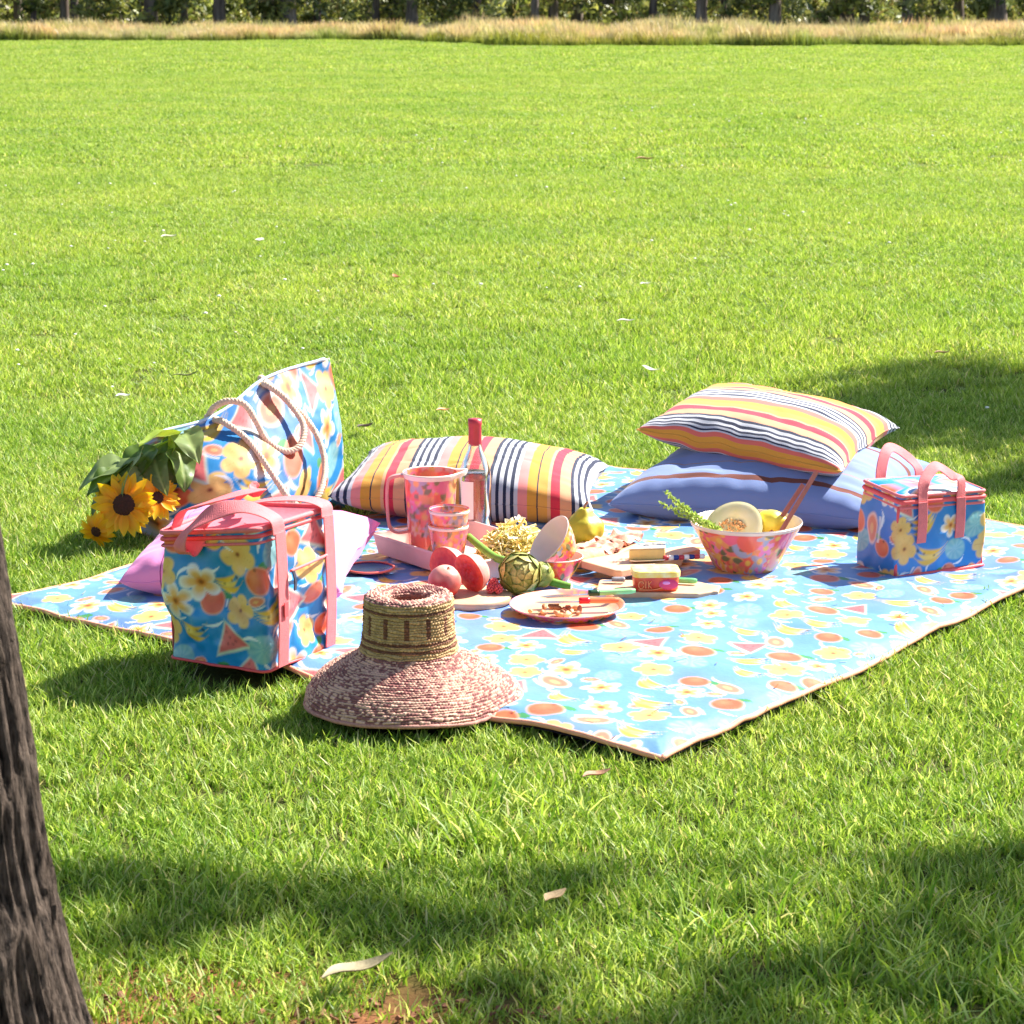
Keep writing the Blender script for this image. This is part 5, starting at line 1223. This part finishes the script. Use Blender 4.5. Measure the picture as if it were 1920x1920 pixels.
# ------------------------------------------------------------------ fallen leaves, clover, mulch
def fallen():
    m1 = cm('dry leaf', rough=.7, bump=.4, bscale=200, var=.2, vscale=50, tl=.15)
    L = [(-.215, 3.185, .115, .032, .62, S(158, 146, 112), 'long pale dry gum leaf lying near the foot of the tree'), (.148, 4.055, .058, .022, .55, S(176, 132, 100), 'small tan dry leaf in front of the rug corner'),
         (.47, 10.0, .075, .03, .1, S(226, 222, 206), 'pale dry leaf on the open lawn behind the stacked cushions'), (.50, 8.7, .07, .03, 2.6, S(222, 218, 206), 'pale curled leaf on the lawn above the striped cushion'),
         (-1.31, 8.1, .05, .035, .3, S(236, 234, 226), 'white dry leaf on the lawn beyond the sunflowers'), (-.46, 7.52, .06, .03, .7, S(70, 56, 36), 'dark brown curled leaf behind the tote bag'),
         (-.225, 7.82, .045, .03, .2, S(226, 178, 130), 'tan leaf on the lawn behind the striped cushion'), (-1.16, 8.55, .10, .02, .5, S(84, 92, 40), 'dark green fallen leaf beyond the tote bag'),
         (-1.9, 13.5, .09, .05, .4, S(230, 226, 200), 'pale leaf far out on the lawn to the side of the tote'), (-1.37, 13.3, .07, .05, 1.4, S(236, 232, 214), 'whitish leaf far out on the lawn behind the tote'),
         (.066, 3.47, .05, .024, .9, S(206, 176, 130), 'straw coloured leaf sunk in the near grass'), (1.62, 9.1, .06, .03, .1, S(196, 160, 110), 'tan leaf at the edge of the tree shade'),
         (1.07, 19.8, .16, .08, .1, S(176, 140, 96), 'brown leaf far across the lawn'), (.62, 11.3, .05, .03, .4, S(236, 234, 220), 'tiny white leaf on the middle of the lawn'), (-.55, 11.6, .06, .03, 2.2, S(190, 120, 80), 'reddish leaf on the middle of the lawn')]
    for x, y, ln, wd, a, c, lab in L:
        nu, nv = 14, 7; t, s = np.meshgrid(np.linspace(0, 1, nu), np.linspace(-1, 1, nv), indexing='ij')
        w = wd / 2 * np.sin(np.clip(t, .02, .98) * np.pi) ** .8; X = (t - .5) * ln + .0; bend = .12 * ln * np.sin(t * 3.14)
        P = rot2(np.c_[X.ravel(), (s * w + bend).ravel()], a, (x, y)); z = .010 + .25 * ln * (t - .3) ** 2 + .35 * w * s ** 2 + .05 * ln * np.sin(t * 6 + a)
        V = np.c_[P, z.ravel()]; vein = np.clip(1 - np.abs(s.ravel()) * 7, 0, 1)[:, None]
        C = c * (1 - .2 * vein) * (1 + .2 * vnoise(V * 90, 2)[:, None])
        v, f = join([(V, gq(nu, nv)), (V - A([0, 0, .0012]), gq(nu, nv)[:, ::-1])])
        single('fallen_leaf', v, f, m1, lab, 'leaf', np.r_[C, C], group='leaves fallen on the lawn')
fallen()

def clover():
    g = np.random.default_rng(19); ps = []
    v0, f0 = lathe([(.001, .5), (.6, .35), (1, 0), (.6, -.4), (.001, -.5)], 7)
    for k in range(300):
        y = 7.5 + 22 * g.random() ** 1.5; x = (g.random() * 2 - 1) * (.215 * y + .5)
        if vnoise(A([[x * .7, y * .45, 3]]), 8)[0] < -.05: continue
        if y < 8 and abs(x - .3) < 1.2: continue
        s = g.uniform(.004, .009) * (1 + y / 45); ps.append((v0 * s + A([x, y, .006 + .012 * g.random()]), f0))
    v, f = join(ps); o = single('clover_flowers', v, f, pm('clover white', S(238, 234, 220), .8, .1), 'tiny white clover heads scattered through the lawn', 'clover', kind='stuff')
clover()

def clippings():
    g = np.random.default_rng(29); ps = []; cc = []
    for k in range(90):
        u, v = g.random(2); e = g.random() ** 2 * .25
        if k % 3: (u, v) = ((e, v) if k % 2 else (u, e))
        p = rug_point(A([u]), A([v]))[0]; a = g.random() * 6.28; ln = g.uniform(.012, .035); d = A([math.cos(a), math.sin(a), 0]); w = A([-d[1], d[0], 0]) * .0012
        t = np.linspace(0, 1, 4)[:, None]; P = p + A([0, 0, .0025]) + d * t * ln + A([0, 0, 1.]) * .006 * t ** 2 * g.random() + w * 6 * t ** 2 * g.uniform(-1, 1)
        ps.append((np.stack([P - w, P + w], 1).reshape(-1, 3), gq(4, 2))); cc.append(np.tile([S(120, 150, 50), S(190, 180, 110), S(150, 120, 70)][int(g.integers(3))], (8, 1)))
    v, f = join(ps); single('grass_clippings', v, f, CROWNM if 'CROWNM' in globals() else leafmat('cut grass'), 'loose grass blades blown onto the rug', 'clippings', np.concatenate(cc), kind='stuff')
clippings()

def mulch():
    g = np.random.default_rng(23); ps = []
    for k in range(900):
        a = g.random() * 6.28; r = .62 * math.sqrt(g.random()); x, y = -.42 + r * math.cos(a) * 1.3, 2.86 + r * math.sin(a) * .55
        if math.hypot(x + .8, y - 2.9) < .2: continue
        v, f = box((0, 0, 0), (g.uniform(.006, .024), g.uniform(.003, .008), g.uniform(.002, .005))); v = v + g.normal(size=v.shape) * .0012
        e = Euler((g.normal() * .35, g.normal() * .35, g.random() * 6.28)).to_matrix(); ps.append((v @ A(e).T + A([x, y, GZ + .006 + .006 * g.random()]), f))
    v, f = join(ps); single('bark_mulch', v, f, pm('bark chip', S(150, 98, 68), .9, .3, 9, .6, col2=S(96, 62, 44)), 'reddish bark chips over bare soil round the tree foot', 'mulch', smooth=False, kind='stuff')
mulch()

# ------------------------------------------------------------------ trees
def barkmat(name, c1, c2, zs=.12, sc=26):
    m, n, l, b = nodes(name); tc = n.new('ShaderNodeTexCoord'); mp = n.new('ShaderNodeMapping'); mp.inputs['Scale'].default_value = (1, 1, zs); l.new(tc.outputs['Object'], mp.inputs[0])
    t = n.new('ShaderNodeTexNoise'); t.inputs['Scale'].default_value = sc; t.inputs['Detail'].default_value = 8; t.inputs['Roughness'].default_value = .65; l.new(mp.outputs[0], t.inputs[0])
    cr = n.new('ShaderNodeValToRGB'); cr.color_ramp.elements[0].position = .36; cr.color_ramp.elements[1].position = .66; cr.color_ramp.elements[0].color = (*c1, 1); cr.color_ramp.elements[1].color = (*c2, 1)
    l.new(t.outputs[0], cr.inputs[0]); l.new(cr.outputs[0], b.inputs[0]); b.inputs['Roughness'].default_value = .92; b.inputs['Specular IOR Level'].default_value = .15
    bp = n.new('ShaderNodeBump'); bp.inputs['Strength'].default_value = 1.0; bp.inputs['Distance'].default_value = .012; l.new(t.outputs[0], bp.inputs['Height']); l.new(bp.outputs[0], b.inputs['Normal'])
    return m
BARK = barkmat('furrowed dark bark', S(20, 16, 14), S(112, 97, 86), .22, 140)
CROWNM = leafmat('tree leaf', tl=.35, boost=1.3)
def leafcloud(clumps, per, size, seed, pal):
    """many small leaf faces spread through clumps (x, y, z, r)"""
    g = np.random.default_rng(seed); n = len(clumps) * per; cl = np.repeat(A(clumps), per, 0)
    d = g.normal(size=(n, 3)); d /= np.linalg.norm(d, axis=1)[:, None]; r = g.random(n) ** .45
    c = cl[:, :3] + d * (r * cl[:, 3])[:, None] * A([1, 1, .75])
    u = g.normal(size=(n, 3)); u /= np.linalg.norm(u, axis=1)[:, None]; w = np.cross(u, g.normal(size=(n, 3))); w /= np.linalg.norm(w, axis=1)[:, None]
    s = size * (.6 + .8 * g.random(n))[:, None]
    V = np.stack([c - u * s, c + w * s * .34, c + u * s, c - w * s * .34], 1).reshape(-1, 3)
    C = np.repeat(A(pal)[g.integers(0, len(pal), n)] * (.75 + .5 * g.random(n))[:, None], 4, 0)
    return V, np.arange(n * 4).reshape(-1, 4), C
PALG = [S(78, 96, 44), S(96, 112, 54), S(112, 124, 66), S(66, 84, 40), S(134, 140, 80)]
def limb_set(P0, P1s, r0, n=10):
    return [tube(spline([A(P0), (A(P0) + A(p)) / 2 + A([0, 0, .15]), A(p)], 10), np.linspace(r0, r0 * .25, 10), n) for p in P1s]

def near_tree():
    root = thing('tree', 'dark furrowed tree trunk leaning out of the picture beside the lawn', 'tree', (-.80, 2.9, GZ))
    nz, m = 520, 420; z = np.linspace(0, 1, nz) ** 1.35 * 3.2 - .05; th = np.linspace(0, 2 * np.pi, m, endpoint=False); Z, TH = np.meshgrid(z, th, indexing='ij')
    rad = .195 + .07 * np.exp(-(Z + .05) / .16) - .022 * Z; flare = 1 + .12 * np.exp(-Z / .2) * np.cos(5 * TH + 1)
    cx = -.762 - .080 * Z; cy = 2.9 + .03 * Z
    P3 = np.stack([np.cos(TH) * 3.2, np.sin(TH) * 3.2, Z * 2.2], -1).reshape(-1, 3)
    rid = 1 - np.abs(vnoise(P3 * A([5.2, 5.2, 2.6]) + A([.0, 0, 0]), 5)); rid2 = 1 - np.abs(vnoise(P3 * A([6.6, 6.6, 3.2]), 9))
    disp = (.012 * (rid ** 2.2 - .5) + .003 * (rid2 ** 2 - .5) + .012 * vnoise(P3 * .8, 2)).reshape(Z.shape)
    Rr = rad * flare + disp
    V = np.stack([cx + Rr * np.cos(TH), cy + Rr * np.sin(TH), Z + GZ], -1)
    part('trunk', V.reshape(-1, 3), gq(nz, m, False, True)[:, ::-1], BARK, root)
    tp = A([cx[-1, 0], cy[-1, 0], z[-1] + GZ - .05])
    tips = [tp + A(d) for d in ((-1.6, -.8, 1.6), (-.9, 1.1, 2.0), (-2.0, .5, 1.2), (.1, -1.2, 1.9), (-.5, -.2, 2.6))]
    v, f = join(limb_set(tp, tips, .12)); part('limbs', v, f, BARK, root)
    g = np.random.default_rng(2); cl = [(*(t + g.normal(size=3) * A([.5, .5, .35])), g.uniform(.35, .6)) for t in tips for _ in range(5)]
    v, f, c = leafcloud(cl, 260, .05, 6, PALG); part('crown', v, f, CROWNM, root, c, smooth=False)
near_tree()

def shade_tree(base, h, clumps, label, seed, per=170):
    root = thing('tree', label, 'tree', base, 'shade trees beside the lawn'); b = A(base); g = np.random.default_rng(seed)
    P = spline([b + A([0, 0, -.05]), b + A([.05, .02, h * .35]), b + A([-.04, .06, h * .7]), b + A([.0, .0, h])], 30); v, f = tube(P, np.linspace(.17, .06, 30) * (1 + .6 * np.exp(-np.linspace(0, 8, 30))), 16); part('trunk', v, f, BARK, root)
    st = b + A([0, .03, h * .62])
    v, f = join(limb_set(st, [A(c[:3]) for c in clumps[::2]], .022, 6)); part('limbs', v, f, BARK, root)
    v, f, c = leafcloud(clumps, per, .06, seed, PALG); part('crown', v, f, CROWNM, root, c, smooth=False)
H2 = A([.84, .54]) / math.tan(SUN_EL)
def cast(pt, h): return (*(A(pt) + H2 * h), h)        # a clump at height h whose shade falls on ground point pt
g_ = np.random.default_rng(77)
cl1 = [(*cast((1.75 + g_.uniform(-.5, 1.9), 8.15 + g_.uniform(-.75, .65)), 4.3 + g_.uniform(-.8, 1.2)), g_.uniform(.28, .5)) for k in range(30)] + [(*cast((1.12 + k * .22, 7.78 + .05 * k), 4.2), .2) for k in range(4)] + [(*cast((1.15 + k * .11, 7.75 + .07 * k + g_.uniform(-.25, .25)), 4.4 + g_.uniform(-.4, .4)), .3) for k in range(14)] + [(*cast((1.35 + g_.uniform(0, 1.2), 8.0 + g_.uniform(-.5, 1.0)), 4.6 + g_.uniform(-.5, .8)), g_.uniform(.25, .4)) for k in range(16)] + [(*cast((1.42 + .1 * k, 6.75 + .13 * (k % 5)), 4.0 + g_.uniform(-.3, .3)), .13) for k in range(6)] + [(7.4 + g_.uniform(-.8, 1), 11.4 + g_.uniform(-.6, 1), 5.4 + g_.uniform(-.5, 1), .55) for k in range(10)]
shade_tree((6.1, 10.9, GZ), 5.4, cl1, 'broad leafy tree whose shade falls on the lawn beyond the cushions', 31)
cl2 = [(*cast(p, 7.0 + g_.uniform(-.6, .9)), r) for p, r in [((-.60, 3.60), .15), ((-.40, 3.55), .13), ((-.80, 3.55), .17), ((-.2, 3.50), .08), ((-.5, 3.42), .10), ((.66, 3.44), .12), ((.84, 3.46), .16), ((1.0, 3.40), .18), ((.62, 3.2), .08), ((.34, 3.10), .11), ((.18, 3.02), .12), ((-.05, 2.75), .15), ((1.15, 3.6), .18), ((.72, 3.68), .08), ((.88, 3.74), .09), ((.5, 3.3), .07)] + [((g_.uniform(-.7, .9), g_.uniform(2.95, 3.62)), g_.uniform(.05, .09)) for _ in range(14)]] + [(8.3 + g_.uniform(-1.0, 1.2), 6.9 + g_.uniform(-1.1, .6), 7.2 + g_.uniform(-.5, 1.2), .6) for k in range(16)]
shade_tree((7.7, 6.8, GZ), 7.2, cl2, 'light crowned tree whose thin shade dapples the near grass', 37, 75)

# ------------------------------------------------------------------ the far side of the field
def far_side():
    g = np.random.default_rng(51)
    # tall dry grass along the field edge
    TALL = leafmat('tall dry grass', tl=.35, boost=1.2, wscale=.35, tint=((.85, .95, .9), (1.15, 1.05, 1.05)))
    def clump(seed, tan, n=150, h=(.28, .62)):
        v, f, c = blades(n, .42, h, .022, .35, seed, [(1, A([.5, .5, .5]))], segs=3); gg = np.random.default_rng(seed); k = 7; n = len(v) // k
        hz = np.clip(v[:, 2] / h[1], 0, 1)[:, None]; top = A(tan) * (.8 + .4 * np.repeat(gg.random(n), k))[:, None]; bot = S(120, 136, 56)
        w = np.clip((hz - .22) * 2.6, 0, 1); return mesh('tall_clump', v, f, TALL, bot * (1 - w) + top * w)
    cl = collection('tall_grass', [clump(400 + k, t) for k, t in enumerate([S(204, 184, 148), S(198, 172, 140), S(208, 190, 152), S(176, 172, 112)])] + [clump(420 + k, S(150, 150, 70), 170, (.2, .42)) for k in range(2)])
    q = []; 
    for k in range(3600):
        x = g.uniform(-30, 30); near = 67.5 - 6.0 * np.clip((x + 3) / 3.0, 0, 1) + .6 * vnoise(A([[x * .8, 0, 0]]), 3)[0]; y = near + (74 - near) * g.random() ** 1.2; q.append((x, y, near))
    q = A(q); n = len(q); right = q[:, 0] > -2; fr = (q[:, 1] - q[:, 2]) < .9
    idx = np.where(right & fr & (g.random(n) < .75), 4 + g.integers(0, 2, n), g.integers(0, 4, n)); s = g.uniform(.7, 1.2, n) * np.where(right, .84, .7) * (1 + .4 * vnoise(np.c_[q[:, 0] * .9, q[:, 1] * .5, np.zeros(n)], 4))
    scatter('tall_dry_grass', np.c_[q[:, :2], np.full(n, GZ)], np.c_[np.zeros((n, 2)), g.random(n) * 6.28], np.c_[s, s, s], idx, cl, 'tall pinkish dry grass along the far edge of the field', 'grass')
    # gum trees, every trunk a tree of its own
    GUM = [barkmat('gum bark %d' % k, a, b, .2, 6) for k, (a, b) in enumerate([(S(84, 72, 64), S(146, 132, 120)), (S(90, 78, 70), S(150, 136, 122)), (S(66, 56, 52), S(116, 104, 96))])]
    prot = []
    for k in range(6):
        h = g.uniform(7, 10); r = g.uniform(.10, .22); le = g.normal(size=2) * .35
        P = spline([(0, 0, -.2), (le[0] * .2, le[1] * .2, h * .25), (le[0], le[1], h * .6), (le[0] * 1.4, le[1] * 1.2, h)], 26); tv, tf = tube(P, np.linspace(r, r * .3, 26) * (1 + .5 * np.exp(-np.linspace(0, 9, 26))), 12)
        tv = tv + (.02 * vnoise(tv * A([9, 9, 2]), k))[:, None] * A([1, 1, 0])
        tips = [P[int(g.integers(14, 25))] + A([g.normal() * 1.1, g.normal() * 1.1, g.uniform(.4, 1.4)]) for _ in range(6)]
        lv, lf = join(limb_set(P[13], tips, r * .45, 6)); cls = [(*(t + g.normal(size=3) * .5), g.uniform(.5, .9)) for t in tips for _ in range(3)]
        # a few low epicormic sprays so that leaves show between the trunks
        cls += [(g.normal() * .7, g.normal() * .5, g.uniform(.7, 2.4), g.uniform(.25, .5)) for _ in range(4)]
        cv, cf, cc = leafcloud(cls, 55, .15, 60 + k, [S(96, 108, 56), S(120, 128, 74), S(140, 144, 90), S(78, 90, 48)])
        v, f = join([(tv, tf), (lv, lf)]); prot.append((mesh('trunk', v, f, GUM[k % 3]), mesh('crown', cv, cf, CROWNM, cc, smooth=False)))
    xs = np.linspace(-27, 27, 62) + g.uniform(-.8, .8, 62)
    word = ['slim', 'pale', 'dark', 'leaning', 'stout', 'straight']
    for k, x in enumerate(xs):
        y = 78.2 + g.uniform(0, 7.5); p = int(g.integers(0, 6)); s = g.uniform(.85, 1.2); wd = g.uniform(.55, 1.35)
        root = thing('gum_tree', '%s gum tree trunk in the row beyond the dry grass' % word[p], 'tree', (x, y, GZ), 'trees along the far edge, ' + word[p])
        a = g.random() * 6.28
        for nm, me in (('trunk', prot[p][0]), ('crown', prot[p][1])):
            o = bpy.data.objects.new(nm, me); COL.objects.link(o); o.parent = root; o.scale = ((s * wd, s * wd, s) if nm == 'trunk' else (s, s, s)); o.rotation_euler = (0, 0, a)
    # undergrowth and the wood behind, one green mass
    c = [(g.uniform(-31, 31), g.uniform(79, 92), g.uniform(.05, 1.15), g.uniform(.3, .75)) for _ in range(420)] + [(g.uniform(-44, 44), g.uniform(96, 112), g.uniform(0, 6), g.uniform(.9, 2.0)) for _ in range(220)]
    v, f, cc = leafcloud(c[:420], 120, .13, 71, [S(110, 122, 56), S(146, 152, 80), S(176, 178, 100), S(84, 92, 46), S(136, 124, 80)])
    single('undergrowth', v, f, CROWNM, 'tangled olive undergrowth between the far tree trunks', 'undergrowth', cc, smooth=False, kind='stuff')
    v, f, cc = leafcloud(c[420:], 130, .32, 72, [S(126, 138, 76), S(160, 166, 104), S(100, 112, 62)])
    single('far_wood', v, f, CROWNM, 'hazy green wood closing the view behind the trunks', 'wood', cc, smooth=False, kind='stuff')
far_side()
